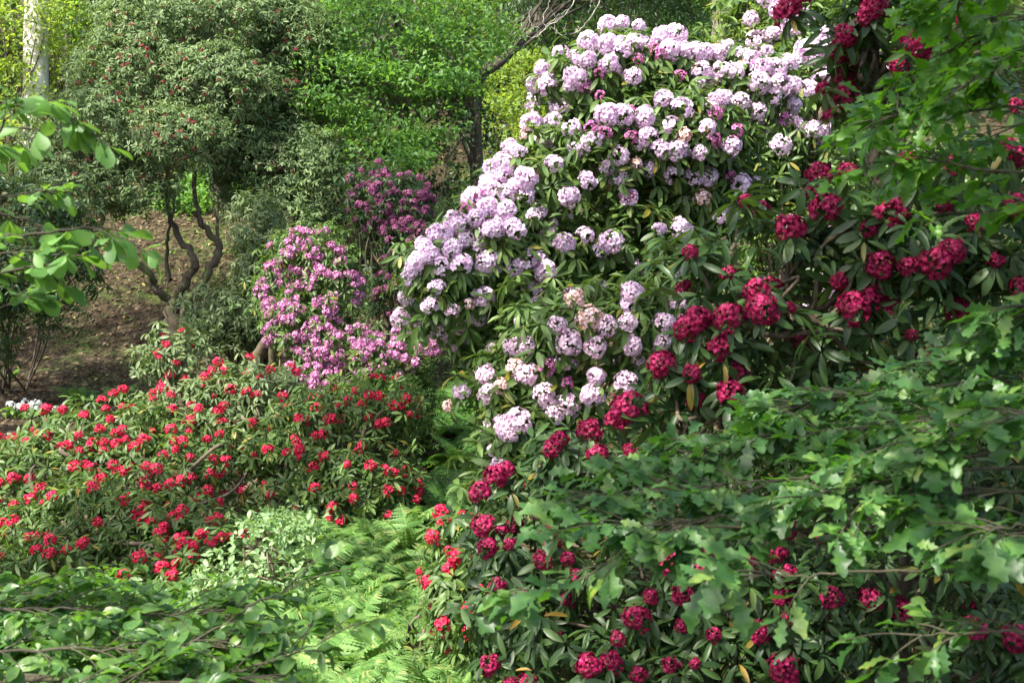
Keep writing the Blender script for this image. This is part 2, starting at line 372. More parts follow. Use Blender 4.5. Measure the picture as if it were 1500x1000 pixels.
# --- flower trusses: domes of five-petalled florets
def floret_tm(flare=.9):
    V, Q = [], []
    for k in range(5):
        a0 = k * 2 * np.pi / 5
        rows = [(.04, .0, .03), (.13, .24, .085), (.36, .37, .185), (.52, .33 - .10 * flare, .085)]
        b = len(V)
        for r, z, hw in rows:
            for s in (-1, 0, 1):
                ang = a0; rr = r - (.05 if s and r > .3 else 0)
                V.append((rr * math.cos(ang) - s * hw * math.sin(ang) + rng.normal(0, .012), rr * math.sin(ang) + s * hw * math.cos(ang) + rng.normal(0, .012), z + (.035 * abs(s)) + rng.normal(0, .03)))
        for i_ in range(3):
            c_ = b + 3 * i_
            Q += [(c_, c_ + 1, c_ + 4, c_ + 3), (c_ + 1, c_ + 2, c_ + 5, c_ + 4)]
    return np.array(V), np.array(Q)
def truss_mesh(name, mat, n, size, low=-.35, jit=.1, squash=1.0):
    mb = MB()
    for i_ in range(n):
        z = 1 - (i_ + .5) / n * (1 - low); ph = i_ * 2.39996 + rng.normal(0, .2)
        d = np.array([math.sqrt(max(0, 1 - z * z)) * math.cos(ph), math.sqrt(max(0, 1 - z * z)) * math.sin(ph), z])
        d = norm(d + rng.normal(0, jit, 3))
        x = norm(np.cross(d, [.3, .5, .8])); y = np.cross(d, x); sp = rng.uniform(0, 6.28)
        x, y = x * math.cos(sp) + y * math.sin(sp), y * math.cos(sp) - x * math.sin(sp)
        s = size * rng.uniform(.85, 1.15)
        Mx = np.stack([x * s, y * s, d * s], -1)[None]
        inst(mb, floret_tm(rng.uniform(.3, 1.4)), Mx, (d * np.array([1, 1, squash]) * rng.uniform(.42, .72))[None])
    ob = mb.build(name, mat); me = ob.data; bpy.data.objects.remove(ob); return me
TR = {}
TR['lilac'] = [truss_mesh('flower_truss', M['lilac'], n, .66, lo_, j_) for n, lo_, j_ in ((27, -.4, .14), (24, -.3, .2), (30, -.5, .14), (22, -.2, .24), (14, 0, .35), (17, -.2, .4), (26, -.6, .2))]
TR['pink'] = [truss_mesh('flower_truss', M['pale_pink'], n, .64, lo_, j_) for n, lo_, j_ in ((28, -.4, .14), (24, -.3, .2), (30, -.5, .14), (22, -.2, .22))]
TR['bud'] = [truss_mesh('flower_truss', M['lilac_bud'], n, .6) for n in (12, 11)]
TR['faded'] = [truss_mesh('flower_truss', M['faded'], n, .66) for n in (22, 20)]
TR['crimson'] = [truss_mesh('flower_truss', M['crimson'], n, .74, -.35, .14) for n in (22, 25, 20, 18, 24)]
TR['red'] = [truss_mesh('flower_truss', M['red'], n, .92, -.15, .22) for n in (12, 10, 13, 9, 11)]
TR['purple'] = [truss_mesh('flower_truss', M['purple'], n, .86, -.15, .28) for n in (10, 11, 9, 12)]
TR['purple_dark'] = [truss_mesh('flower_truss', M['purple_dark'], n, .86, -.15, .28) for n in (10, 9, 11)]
TR['dull_red'] = [truss_mesh('flower_truss', M['dull_red'], n, .92, -.1, .3) for n in (8, 7, 9)]
TR['white'] = [truss_mesh('flower_cluster', M['white'], n, .9, 0, .3) for n in (9, 8)]

def add_trusses(root, items, keep=100, name='flower_truss'):
    "items: (position, axis, radius, kind[, label]); the largest are parts, the rest one part"
    base = np.array(root.location)
    items = sorted(items, key=lambda t: -t[2] / np.linalg.norm(t[0] - CAM) - (1 if t[0][1] < 1e9 and len(t) > 4 else 0))
    rest = {}
    for n_, it in enumerate(items):
        p, a, r, kind = it[:4]
        me = TR[kind][rng.integers(len(TR[kind]))]
        z = norm(np.asarray(a)); x = norm(np.cross(z, rng.normal(0, 1, 3))); y = np.cross(z, x)
        if n_ < keep:
            o = bpy.data.objects.new(name, me); COL.objects.link(o); o.parent = root
            Mx = Matrix([[x[0], y[0], z[0]], [x[1], y[1], z[1]], [x[2], y[2], z[2]]])
            o.rotation_euler = Mx.to_euler(); o.location = [float(v) for v in p - base]; o.scale = (r, r, r)
            if len(it) > 4: o['label'] = it[4]
        else:
            rest.setdefault(kind, []).append((me, np.stack([x * r, y * r, z * r], -1), p))
    for kind, lst in rest.items():
        mb = MB()
        for me, Mx, p in lst:
            nv = len(me.vertices); V = np.empty(nv * 3, np.float32); me.vertices.foreach_get('co', V)
            Q = np.empty(len(me.loops), np.int32); me.loops.foreach_get('vertex_index', Q)
            mb.add(V.reshape(-1, 3) @ Mx.T + p, Q.reshape(-1, 4))
        tag(mb.build('small_flowers', lst[0][0].materials[0], root), kind='stuff')

def shrub(name, label, cat, lobes, base, n_clump, per, rad, leafL, mat, flowers=(), fr=.08, kind=None, k=8, extra=0, extra_r=1.0,
          tm=RHODO, stem_mat='stem', n_stem=26, r0=.03, trunks=None, seed=1, group=None, droop=.25, up=.6, hit_jit=.05, rand_kinds=None, **kw):
    global rng
    rng = np.random.default_rng(seed)
    C, Rd = mk_lobes(lobes)
    root = empty(name, base, label, cat, group)
    cp, cn, rp, rn = clumped(C, Rd, n_clump, per, rad, **kw)
    rp = above_ground(rp)
    A = norm(rn * .6 + np.array([0, 0, up]) + rng.normal(0, .28, rn.shape))
    mb = MB()
    rosettes(mb, rp, A, k, leafL, tm, droop=droop)
    items = []
    for f in flowers:
        px, py = f[0], f[1]; kd = f[2] if len(f) > 2 else kind; s = f[3] if len(f) > 3 else 1.0
        p, nn = ray_hit(C, Rd, px, py)
        p = p + nn * fr * .85 - FWD * .03; a = norm(nn * .6 + np.array([0, -.15, .65]) + rng.normal(0, .22, 3))
        if kd in ('lilac', 'pink') and rng.random() < .07: kd = rng.choice(['bud', 'faded']); s *= .75
        it = (p, a, fr * s * rng.uniform(.78, 1.16), kd)
        if kd == 'faded': it += ('truss of faded brown and orange flowers',)
        items.append(it)
    if extra:
        ep, en = lobe_surface(C, Rd, extra, .95, 1.12, back=kw.get('back', .45), under=.25)
        for p, nn in zip(ep, en):
            items.append((p, norm(nn * .6 + np.array([0, 0, .7]) + rng.normal(0, .2, 3)), fr * extra_r * rng.uniform(.6, 1.1), kind))
    if items:
        tp = np.array([t[0] for t in items]); ta = np.array([t[1] for t in items]); tr = np.array([t[2] for t in items])
        rosettes(mb, tp - ta * (tr * .35)[:, None], ta, k + 1, leafL, tm, el=(-35, 10), droop=droop)
    mb.build('foliage', mat, root)
    ms = MB()
    bases = [np.array(base) + rng.normal(0, .12, 3) * np.array([1, 1, 0]) for _ in range(4)]
    if trunks:
        for (pts, a_, b_) in trunks: tube(ms, smooth_path(pts, 6, .012), a_, b_, 8, .06)
        bases = [np.array(t[0][-1]) for t in trunks]
    tg = cp[rng.permutation(len(cp))[:n_stem]]
    if trunks:
        bb = np.array(bases)
        for t in tg:
            b = bb[((bb - t) ** 2).sum(1).argmin()]
            stems(ms, [b], [t], r0, .006, wob=.08)
    else: stems(ms, bases, tg, r0, .006)
    ms.build('stems', M[stem_mat], root)
    if items: add_trusses(root, items)
    return root
def Z(lst, x0, y0, s, extra=None):
    "positions read off an enlarged view: offset and scale back to photograph pixels"
    return [tuple([x0 + a[0] / s, y0 + a[1] / s] + list(a[2:])) for a in lst]

# ------------------------------------------------------------------ lilac rhododendron in the middle
lil = [(892,55),(910,52),(935,55,'lilac',.8),(863,78),(888,80),(863,98),(890,102),(827,92),(805,108),(797,123),(812,123),(792,142),(827,148),(842,125),(847,115),(920,115),(878,157,'lilac',.7),(923,80),(940,80),(955,83),(967,70),(985,68),(977,85),(997,87),(1024,88),(1040,88),(1062,88),(1096,102),(1117,93,'lilac',.8),(1017,108),(1032,117),(1014,124),(1074,115),(1106,127),(1121,142),(1146,130),(1144,107),(1079,149),(1050,157),(1104,158),(972,158),(995,170),(932,172),(949,180),(887,180),(905,180),(982,189),(868,194),(885,200),(870,210),(940,209),(953,200),(970,217),(990,217),(999,200),(1027,192),(1037,205),(1066,194),(1059,212),(1019,219),(955,237),(987,244),(1012,250),(1030,249),(887,240),(902,227),(922,237),(900,252),(823,187),(807,210),(845,195),(837,232,'lilac',.7),(780,199),(775,215),(755,230),(810,250),(758,274),(775,265),(850,267),(827,284),(765,304),(954,264,'lilac',.8),(919,305),(913,284,'lilac',.6),(1059,269),(1074,280),(1094,277,'lilac',.7),(1024,294),(1047,314),(1094,307),(1107,320),(1136,167,'bud'),(773,325,'lilac',.7),(807,314,'lilac',.7),
(697,305),(717,315),(670,343),(684,335),(704,327),(727,338),(751,340),(644,358),(630,372),(662,375),(690,372),(719,370),(639,383),(622,390),(612,410),(751,380),(764,372),(782,372),(726,403),(802,393),(791,413),(681,438,'lilac',.7),(711,435),(602,457,'lilac',1.1),(634,463),(650,472),(670,463),(692,455),(824,365,'lilac',.7),(644,420,'lilac',.8),(777,440),(684,509,'lilac',.6),(850,355),(824,363),(897,352),(884,362),(919,305),(957,340,'lilac',.7),(984,340),(720,340),(740,300),(728,285),(745,262),(735,268),(720,296),(855,415,'lilac',.6),(872,410,'lilac',.6),(917,443),(985,450),(985,472),(965,475),(843,450,'faded'),(820,480),(862,473,'faded'),(884,480),(910,477),(835,497),(869,502),(915,500),(952,495),(939,519),(783,499),(768,502),(727,514,'lilac',.7),(743,504,'lilac',.8),(753,520,'lilac',.7),(835,539),(800,544),(773,552),(760,545,'faded',.8),(795,574),(839,564),(872,557),(867,577),(905,564),(824,586),(710,557),(725,552),(728,572),(743,565,'faded',.7),(730,610),(715,612,'lilac',.7),(800,617),(762,626),(748,632),(834,615),(674,590),(687,579),(732,691),(716,708),(761,696),(752,640),(757,622),(690,820,'lilac',1.0),
(928,98,'bud',.7),(955,128,'bud',.7),(988,112,'bud',.8),(878,112,'bud',.6),(915,205,'bud',.7),(905,290,'bud',.6),(975,275,'bud',.7),(1040,175,'bud',.7),(860,128,'bud',.7)]
lil += [(610,430),(618,400),(633,385),(650,360),(662,350),(676,335),(690,318),(705,300),(716,285),(735,255),(748,250),(765,235),(650,395),(672,395),(700,390),(640,440),(662,445),(690,350),(740,320),(790,300),(1010,90),(1050,95),(1085,95),(1110,110),(1130,130),(1150,150),(1060,115),(960,90),(905,85),(1128,112)]
LL = [(935,115,7.2,120,52),(880,120,7.0,90,50),(1075,140,7.2,90,52),(985,200,6.9,100,66),(1040,230,7.1,60,60),(880,215,6.8,70,62),(800,270,6.7,72,52),(730,345,6.6,80,52),(660,410,6.5,58,58),(720,430,6.6,70,40),(815,380,6.7,70,55),(915,345,6.8,85,50),(970,400,6.9,70,60),(855,480,6.2,105,58),(940,480,6.3,60,60),(790,560,6.2,80,58),(870,570,6.1,60,50),(715,585,6.3,40,28),(770,650,6.0,52,50),(728,700,6.0,34,30),(740,510,6.6,45,35),(712,485,6.6,42,20),(1000,300,7.1,100,60)]
bx, by = 905, 6.9
b = ground(905, 7.3)
tk = [([b, P(915,620,7.25), P(925,480,7.2), P(940,330,7.2), P(955,210,7.2)], .05, .02),
      ([b + [-.1,0,0], P(850,600,7.1), P(800,470,6.9), P(780,370,6.8), P(770,320,6.7)], .04, .014),
      ([b + [-.12,.05,0], P(820,640,6.9), P(740,530,6.75), P(700,470,6.7)], .035, .012),
      ([b + [.1,0,0], P(990,560,7.3), P(1040,380,7.3), P(1060,220,7.25)], .04, .015),
      ([b + [-.1,-.1,0], P(850,690,6.5), P(800,620,6.3)], .035, .014)]
shrub('lilac_rhododendron', 'large rhododendron covered in pale lilac flower domes, filling the centre above the fern path', 'shrub',
      LL, b, 330, 7, .10, .105, M['rhodo'], [(a_[0], a_[1], 'pink' if (a_[1] > 440 and (len(a_) < 3 or a_[2] == 'lilac')) else (a_[2] if len(a_) > 2 else 'lilac'), a_[3] if len(a_) > 3 else 1.0) for a_ in lil], .073, 'lilac', 9, extra=95, extra_r=.9, trunks=tk, n_stem=80, r0=.012, seed=11, hi=1.04)

# second lilac one, far behind at the top right
lil2 = [(1125,8),(1140,20),(1150,10),(1165,28),(1130,48),(1120,62),(1145,45),(1155,40),(1185,75),(1195,82),(1180,85),(1205,70),(1212,60),(1245,38),(1252,42),(1218,100,'bud'),(1100,70),(1110,55),(1172,52),(1200,130),(1185,140),(1215,120),(1160,170),(1190,205),(1150,222),(1205,350),(1185,438),(1165,335),(1212,410),(1240,70)]
b2 = ground(1190, 9.4)
shrub('lilac_rhododendron', 'loose lilac rhododendron half hidden behind the crimson flowers at the top right', 'shrub',
      [(1140,35,9.5,75,48),(1210,80,9.2,70,55),(1190,170,9.2,70,70),(1190,260,9.2,80,70),(1200,370,9.2,90,80),(1130,250,9.4,70,60),(1260,120,9.3,60,60)],
      b2, 150, 7, .14, .11, M['rhodo'], lil2, .10, 'lilac', 8, extra=24, seed=12, n_stem=40)

# ------------------------------------------------------------------ crimson rhododendrons, near right
cr1 = [(1180,14),(1170,24),(1284,23,'crimson',1.1),(1232,52,'crimson',.8),(1340,60,'crimson',1.1),(1247,98,'crimson',.8),(1315,88,'crimson',.7),(1220,139,'crimson',.6),(1232,175,'crimson',.6),(1207,272),(1214,312,'crimson',1.1),(1287,318,'crimson',1.2),(1324,234,'crimson',.8),(1354,254,'crimson',.7),(1402,242,'crimson',.7),(1461,222,'crimson',.7),(1472,170,'crimson',.7),(1394,35,'crimson',.6),(1387,294,'crimson',.6),(1474,294,'crimson',.8),(1152,355),(1289,389,'crimson',1.05),(1327,389,'crimson',.8),(1361,385),(1379,372,'crimson',.8),(1210,404,'crimson',.7),(1102,439),(1107,459),(1070,467,'crimson',1.1),(1060,498,'crimson',.8),(1234,460),(1264,442,'crimson',1.15),(1250,452),(1304,440),(1384,470),(1484,425,'crimson',1.1),(1344,515,'crimson',.6),(1070,572,'crimson',1.15),(1324,495,'crimson',.5),(1407,340,'crimson',.7),(1451,390,'crimson',.7),(1277,347,'crimson',.8),(1157,460,'crimson',.5),(1034,470),(1007,494,'crimson',.8),(1022,485),(980,530),(970,545,'crimson',.7),(930,587),(1014,539,'crimson',.6),(1030,577,'crimson',.6),(1088,318,'crimson',.6),(1131,310,'crimson',.6),(1010,385,'crimson',.5),(1067,385,'crimson',.6),(1200,290,'crimson',.8),(1275,35,'crimson',.8)]
b3 = np.array([1.75, 4.6, float(H(1.75, 4.6))])
shrub('crimson_rhododendron', 'tall crimson rhododendron with dark leaves leaning in at the upper right', 'shrub',
      [(1340,50,4.4,110,75),(1225,40,4.4,38,50),(1310,190,4.35,70,90),(1420,240,4.3,110,130),(1240,330,4.25,70,80),(1330,380,4.2,110,80),(1440,420,4.2,80,90),(1150,390,4.2,75,45),(1080,360,4.2,70,35),(1090,470,4.15,75,58),(1020,400,4.2,50,28),(1025,520,4.15,70,50),(1190,480,4.2,90,70),(1300,500,4.2,100,60),(960,570,4.15,50,35),(1090,560,4.15,80,50)],
      b3, 96, 5, .085, .10, M['rhodo_dark'], cr1, .060, 'crimson', 8, extra=16, seed=13, n_stem=70, r0=.018, hi=1.05,
      trunks=[([b3, P(1330,560,4.5), P(1290,300,4.45), P(1280,120,4.45)], .04, .015), ([b3, P(1250,640,4.4), P(1170,520,4.3), P(1110,430,4.25)], .035, .012),
              ([b3, P(1420,560,4.4), P(1420,350,4.4)], .035, .014), ([b3, P(1200,660,4.3), P(1060,580,4.25)], .03, .01)])

cr2 = [(896,632),(862,646),(824,656),(816,666),(872,672),(730,712),(740,705),(714,730,'crimson',.9),(718,766),(808,794),(728,808),(754,804,'crimson',.7),(794,822,'crimson',.9),(832,840,'crimson',.9),(824,820,'crimson',.7),(734,870,'crimson',.9),(770,862,'crimson',.7),(824,866,'crimson',.6),(802,922,'crimson',.6),(726,956,'crimson',.8),(764,994,'crimson',.8),(790,992,'crimson',.8),(866,978,'crimson',.9),(894,974,'crimson',.8),(930,986,'crimson',.8),(930,900),(906,922,'crimson',.8),(948,876,'crimson',.7),(996,836),(1030,840,'crimson',.8),(1008,870),(1008,906,'crimson',.6),(1046,916,'crimson',.7),(1104,916,'crimson',.8),(1124,914,'crimson',.8),(1138,786),(1124,818,'crimson',.9),(1092,832,'crimson',.6),(1046,814,'crimson',.7),(990,974,'crimson',.8),(1134,980,'crimson',1.1),(1158,956,'crimson',.7),(1146,882,'crimson',.6),(1020,972,'crimson',.5),(1414,924),(1484,930),(1342,776,'crimson',.5),(1150,905,'crimson',.7),(886,700,'crimson',.5),(910,668,'crimson',.6),(785,768,'crimson',.5)]
b4 = np.array([.9, 4.5, float(H(.9, 4.5))])
shrub('crimson_rhododendron', 'spreading crimson rhododendron beneath the oak spray at the lower right, beside the ferns', 'shrub',
      [(860,680,4.9,70,42),(740,760,4.9,48,55),(790,830,4.7,80,65),(830,740,4.9,70,50),(760,910,4.6,70,60),(930,880,4.5,105,75),(1070,870,4.4,110,85),(900,975,4.4,110,60),(1060,970,4.3,120,70),(1200,900,4.3,110,85),(1320,820,4.3,120,60),(1390,930,4.2,90,55),(1490,930,4.2,60,60)],
      b4, 190, 5, .08, .085, M['rhodo_dark'], cr2, .058, 'crimson', 8, extra=16, seed=14, n_stem=70, r0=.016, hi=1.05)

bR = np.array([3.0, 6.6, float(H(3.0, 6.6))])
shrub('rhododendron', 'dark leafy rhododendron in deep shade behind the oak spray at the right, without blooms', 'shrub',
      [(1180,620,6.2,110,80),(1330,600,6.2,120,90),(1460,520,6.3,110,110),(1500,700,6.0,120,100),(1380,740,5.8,120,80),(1250,730,5.8,110,70),(1080,700,6.1,80,60),(1480,880,5.4,90,60),(1560,380,6.4,120,120)],
      bR, 230, 6, .13, .10, M['rhodo_dark'], (), 0, None, 8, seed=26, n_stem=40, r0=.02)
for n_, (x_, y_, mt_, lab_) in enumerate([(4.6, 8.5, 'rhodo', 'leafy green rhododendron behind the crimson one, beyond the right edge'), (6.2, 12.0, 'rhodo_far', 'dull green rhododendron on the slope beyond the right edge'),
                                (7.6, 8.8, 'rhodo_dark', 'dark rhododendron beside the added shade tree beyond the right edge'), (3.9, 13.5, 'rhodo', 'green rhododendron on the slope hidden behind the lilac ones'), (9.5, 15.0, 'rhodo_far', 'grey-green rhododendron high on the right slope')]):
    b_ = np.array([x_, y_, float(H(x_, y_))]); F_ = []
    for k_ in range(6):
        c_ = b_ + [math.cos(k_ * 2.4) * .7, math.sin(k_ * 2.4) * .6, .6 + .38 * k_]; rel = c_ - CAM; d_ = rel @ FWD
        F_.append((750 + rel[0] / d_ * F, 500 - (rel @ UPV) / d_ * F, d_, .75 / d_ * F, .55 / d_ * F))
    shrub('rhododendron', lab_, 'shrub', F_, b_, 130, 6, .17, .11, M[mt_], (), 0, None, 8, seed=150 + n_, n_stem=30, r0=.02)

sc = [(651,757),(654,769),(642,788),(661,827),(668,813),(632,844),(638,850),(625,832,'red',.7),(681,895),(654,911),(681,921),(675,760,'red',.5),(685,765,'red',.5),(640,855,'red',.7),(660,805,'red',.6),(700,860,'red',.5),(655,925,'red',.5)]
b5 = ground(690, 5.6)
shrub('scarlet_rhododendron', 'small scarlet flowered rhododendron standing between the bright ferns and the crimson one', 'shrub',
      [(668,810,5.6,38,48),(690,870,5.5,45,50),(670,910,5.4,38,40),(720,920,5.4,40,50)], b5, 60, 6, .065, .07, M['rhodo'], sc, .04, 'red', 8, extra=6, seed=15, n_stem=24, r0=.014)

# ------------------------------------------------------------------ red rhododendrons on the left
z1 = [(185,15),(240,15),(320,35),(410,50),(395,12),(625,15),(740,10),(805,20),(685,45),(630,90),(695,95),(820,65),(810,105),(770,120),(125,115),(160,95),(195,105),(75,105),(10,115),(300,100),(350,125),(390,120),(440,140),(470,125),(505,145),(535,125),(425,90),(450,85),(375,80),(635,130),(670,130),(605,175),(645,160),(695,185),(700,60),(790,185),(830,190),(290,165),(250,145),(275,215),(335,215),(360,215),(470,228),(430,210),(545,215),(580,225),(540,255),(545,280),(580,290),(625,270),(660,260),(700,250),(765,235),(810,230),(755,290),(60,265),(15,280),(115,265),(165,305),(130,340),(205,330),(75,360),(5,340),(40,415),(75,415),(355,265),(350,300),(375,270),(450,350),(510,400),(535,385),(550,360),(570,415),(610,435),(600,455),(635,400),(670,385),(790,410),(800,340),(365,415),(165,460),(195,495),(195,540),(150,525),(250,525),(130,460),(305,505),(465,610),(600,595),(635,620),(655,585),(620,565),(720,545),(720,510),(690,505),(665,485),(740,470),(775,500),(815,485),(850,485),(880,475),(600,510),(580,545),(515,550),(710,315)]
z1r = [(855,155),(915,155),(990,160),(1050,170),(1100,125),(1095,160),(1160,95),(1185,92),(830,250),(850,300),(905,290),(1000,305),(1160,220),(1165,290),(945,52),(1030,35),(1105,42),(1165,8),(1200,45),(945,370),(1000,380),(960,435),(1090,375),(1205,410),(1225,350),(1245,415),(1195,185)]
z2 = [(730,590),(795,575),(705,660),(715,672),(775,690),(750,735),(725,765),(735,630),(710,825),(670,845),(545,830),(500,850),(455,880),(745,855),(670,880),(745,915),(580,905),(380,940),(220,915),(290,920),(130,910),(490,955),(470,915)]
z2c = [(1085,685),(965,710),(940,740),(890,780),(920,765),(985,740),(1075,755),(1020,825),(1190,750),(1150,780),(1275,730),(1295,755),(1280,775),(860,885),(890,910),(965,920),(990,890),(825,950),(985,985),(1130,960),(1235,935),(1400,860),(1325,950),(1350,880),(1440,945),(1240,850),(1140,840),(1100,835)]
z3 = [(595,775),(685,780),(625,780),(515,830),(485,865),(570,850),(615,850),(545,880),(725,860),(700,890),(675,885),(735,915),(445,890),(570,925),(610,950),(640,945),(275,955),(405,950),(625,990),(300,955)]
z4 = [(655,35),(690,95),(640,130),(680,120),(605,120),(455,100),(500,55),(510,30),(545,105),(480,180),(480,225),(325,110),(330,190),(370,75),(250,40),(400,260),(425,335),(450,390),(530,350),(475,445),(500,490),(625,310),(575,380),(665,195),(735,175),(730,230),(615,195),(740,200),(590,430)]
redA = Z(z1, 0, 600, 2.5) + Z(z2[8:], 0, 300, 2.994)
redB = Z(z2[:8] + z2c, 0, 300, 2.994)
redC = Z(z1r, 0, 600, 2.5) + Z(z3, 350, 300, 2.994) + Z(z4, 350, 650, 2.858)
bA, bB, bC = ground(110, 7.4), ground(330, 9.0), ground(470, 8.2)
shrub('red_rhododendron', 'broad red rhododendron at the left edge, sunlit on its left flank', 'shrub',
      [(70,697,8.1,85,50),(150,640,8.5,100,45),(230,700,8.2,110,65),(40,750,7.9,70,60),(130,770,7.5,110,60),(260,790,7.5,85,60),(330,690,8.3,60,60),(90,830,7.0,95,45),(-60,740,8,90,80),(300,830,7.1,70,50),(180,840,7.0,90,45),(30,870,6.8,90,50),(240,870,6.8,80,40)],
      bA, 300, 6, .11, .082, M['rhodo'], redA, .043, 'red', 8, extra=60, extra_r=.8, seed=16, n_stem=70, hi=1.08, back=.5)
shrub('red_rhododendron', 'taller red rhododendron with bare lower stems, in front of the leaning mossy trunk', 'shrub',
      [(250,530,9.6,36,32),(270,600,9.4,62,45),(340,610,9.3,60,50),(400,600,9.2,55,45),(330,570,9.6,38,36),(440,620,9.2,55,50)],
      bB, 120, 6, .11, .085, M['rhodo_grey'], redB, .045, 'red', 8, extra=14, extra_r=.8, seed=17, n_stem=50, hi=1.08)
shrub('red_rhododendron', 'rounded red rhododendron at mid left, directly behind the fern clearing', 'shrub',
      [(540,600,8.8,75,42),(580,650,8.7,34,42),(470,640,8.7,75,55),(420,710,8.3,65,60),(510,720,8.3,85,60),(578,730,8.4,38,42),(460,790,8.1,80,50),(560,780,8.2,50,40)],
      bC, 210, 6, .10, .08, M['rhodo'], redC, .042, 'red', 8, extra=50, extra_r=.8, seed=18, n_stem=60, hi=1.08)

# ------------------------------------------------------------------ mauve rhododendrons
def rnd_px(n, cells, seed):
    r = np.random.default_rng(seed); out = []
    for (x, y, a, b_, m_) in cells:
        t = r.uniform(0, 6.28, m_); q_ = np.sqrt(r.random(m_))
        out += [(x + a * q_[i] * math.cos(t[i]), y + b_ * q_[i] * math.sin(t[i])) for i in range(m_)]
    return out
pu = rnd_px(0, [(450,385,55,45,46),(410,430,30,45,26),(490,430,40,45,34),(445,480,55,40,44),(500,505,60,35,40),(480,545,60,30,30),(570,520,45,32,26),(440,570,50,22,22),(610,510,30,22,12),(500,575,40,14,10),(360,655,20,20,5)], 3)
bP = ground(385, 11.4)
tkP = [([bP, P(372,560,11.3), P(388,505,11.2), P(440,498,10.9), P(480,480,10.8)], .10, .03), ([bP + [.08,0,0], P(400,530,11.2), P(410,450,10.9), P(440,390,10.8)], .07, .025), ([bP, P(420,560,11), P(520,530,10.6), P(570,520,10.5)], .05, .02)]
shrub('mauve_rhododendron', 'bright mauve flowered rhododendron on a contorted mossy trunk behind the red ones', 'shrub',
      [(455,375,10.7,52,46),(412,430,10.8,34,56),(490,420,10.6,40,50),(450,470,10.5,60,48),(490,510,10.4,60,38),(570,525,10.0,52,36),(450,565,10.2,60,32),(520,570,10.3,50,28),(612,515,9.9,30,26)],
      bP, 150, 6, .11, .075, M['rhodo'], pu, .046, 'purple', 7, extra=20, seed=19, trunks=tkP, n_stem=60, r0=.012, stem_mat='mossy')
pd = rnd_px(0, [(575,300,58,48,60),(600,350,45,45,36),(575,430,30,30,14),(550,265,35,22,16),(640,380,30,40,12)], 4)
bQ = ground(600, 12.8)
shrub('mauve_rhododendron', 'dusky purple rhododendron in deep shade under the light green tree', 'shrub',
      [(575,300,12.5,58,46),(605,355,12.4,46,50),(575,430,12.2,34,32),(548,265,12.7,36,26),(640,390,12.5,34,45)],
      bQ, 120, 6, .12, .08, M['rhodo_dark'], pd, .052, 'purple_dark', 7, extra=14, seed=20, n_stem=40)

# ------------------------------------------------------------------ tree rhododendrons on the bank
rf = rnd_px(0, [(290,40,130,55,60),(200,120,85,50,40),(320,150,90,70,40),(160,220,80,60,24),(260,210,60,40,20)], 5)
bT = ground(256, 14.0)
tkT = [([bT + [-.02,0,-.1], P(254,488,14), P(252,450,14)], .17, .12),
       ([P(252,455,14), P(247,440,14), P(228,421,13.9), P(215,398,13.8), P(177,373,13.7), P(150,330,13.6), P(140,270,13.6)], [.10]*40, None),
       ([P(252,455,14), P(258,437,14), P(274,408,14), P(284,380,14), P(263,347,14.1), P(250,320,14.1), P(240,270,14.1)], None, None),
       ([bT + [.12,0,0], P(272,455,14), P(280,437,14), P(305,398,14.1), P(321,363,14.2), P(306,340,14.2), P(295,325,14.2), P(286,293,14.2), P(283,230,14.3)], None, None),
       ([P(250,410,14.3), P(245,390,14.4), P(246,350,14.5), P(258,285,14.5)], None, None),
       ([P(319,360,14.2), P(318,320,14.3), P(322,270,14.3)], None, None)]
rr_ = [(.13,.09),(.062,.022),(.075,.025),(.075,.025),(.035,.016),(.026,.014)]
tkT = [(t[0], a[0], a[1]) for t, a in zip(tkT, rr_)]
shrub('tree_rhododendron', 'tall tree rhododendron with forked bare trunks and a few red blooms on the left bank', 'tree',
      [(290,30,14.9,130,50),(200,110,14.3,85,55),(310,130,14.4,95,60),(150,190,13.8,85,55),(255,205,13.7,75,42),(115,265,13.6,65,42),(195,275,13.8,60,30),(330,205,14.4,45,40),(370,20,15,60,50),(90,220,13.7,50,40),(230,60,14.6,80,50)],
      bT, 680, 10, .16, .072, M['rhodo_far'], rf, .027, 'dull_red', 8, extra=60, extra_r=.8, seed=21, trunks=tkT, n_stem=90, r0=.022, stem_mat='mossy')
rf2 = rnd_px(0, [(440,90,40,55,18),(400,150,50,50,10),(400,230,50,50,6)], 6)
bU = ground(385, 15.2)
shrub('tree_rhododendron', 'dull green tree rhododendron with crimson buds beside the light green tree', 'tree',
      [(440,75,15.2,60,60),(395,160,15,70,60),(410,240,14.8,75,55),(360,260,14.9,40,45),(470,260,14.7,50,60),(430,310,14.6,60,35)],
      bU, 440, 10, .16, .072, M['rhodo_far'], rf2, .03, 'dull_red', 8, extra=8, extra_r=.7, seed=22, n_stem=60, r0=.04,
      trunks=[([bU, P(385,330,15.2), P(380,270,15.1), P(390,200,15.1)], .10, .04), ([bU + [.4,0,0], P(430,340,15), P(440,250,15)], .07, .03)])
bG = ground(370, 12.6)
shrub('rhododendron', 'flowerless grey-green rhododendron behind the left side of the mauve one', 'shrub',
      [(330,460,12.2,50,30),(376,330,12.9,34,40),(390,470,12.3,42,38),(385,400,12.7,28,45),(310,485,12,36,22)],
      bG, 150, 7, .13, .082, M['rhodo_grey'], (), 0, None, 8, seed=23, n_stem=40, stem_mat='mossy')
bH = ground(20, 12.5)
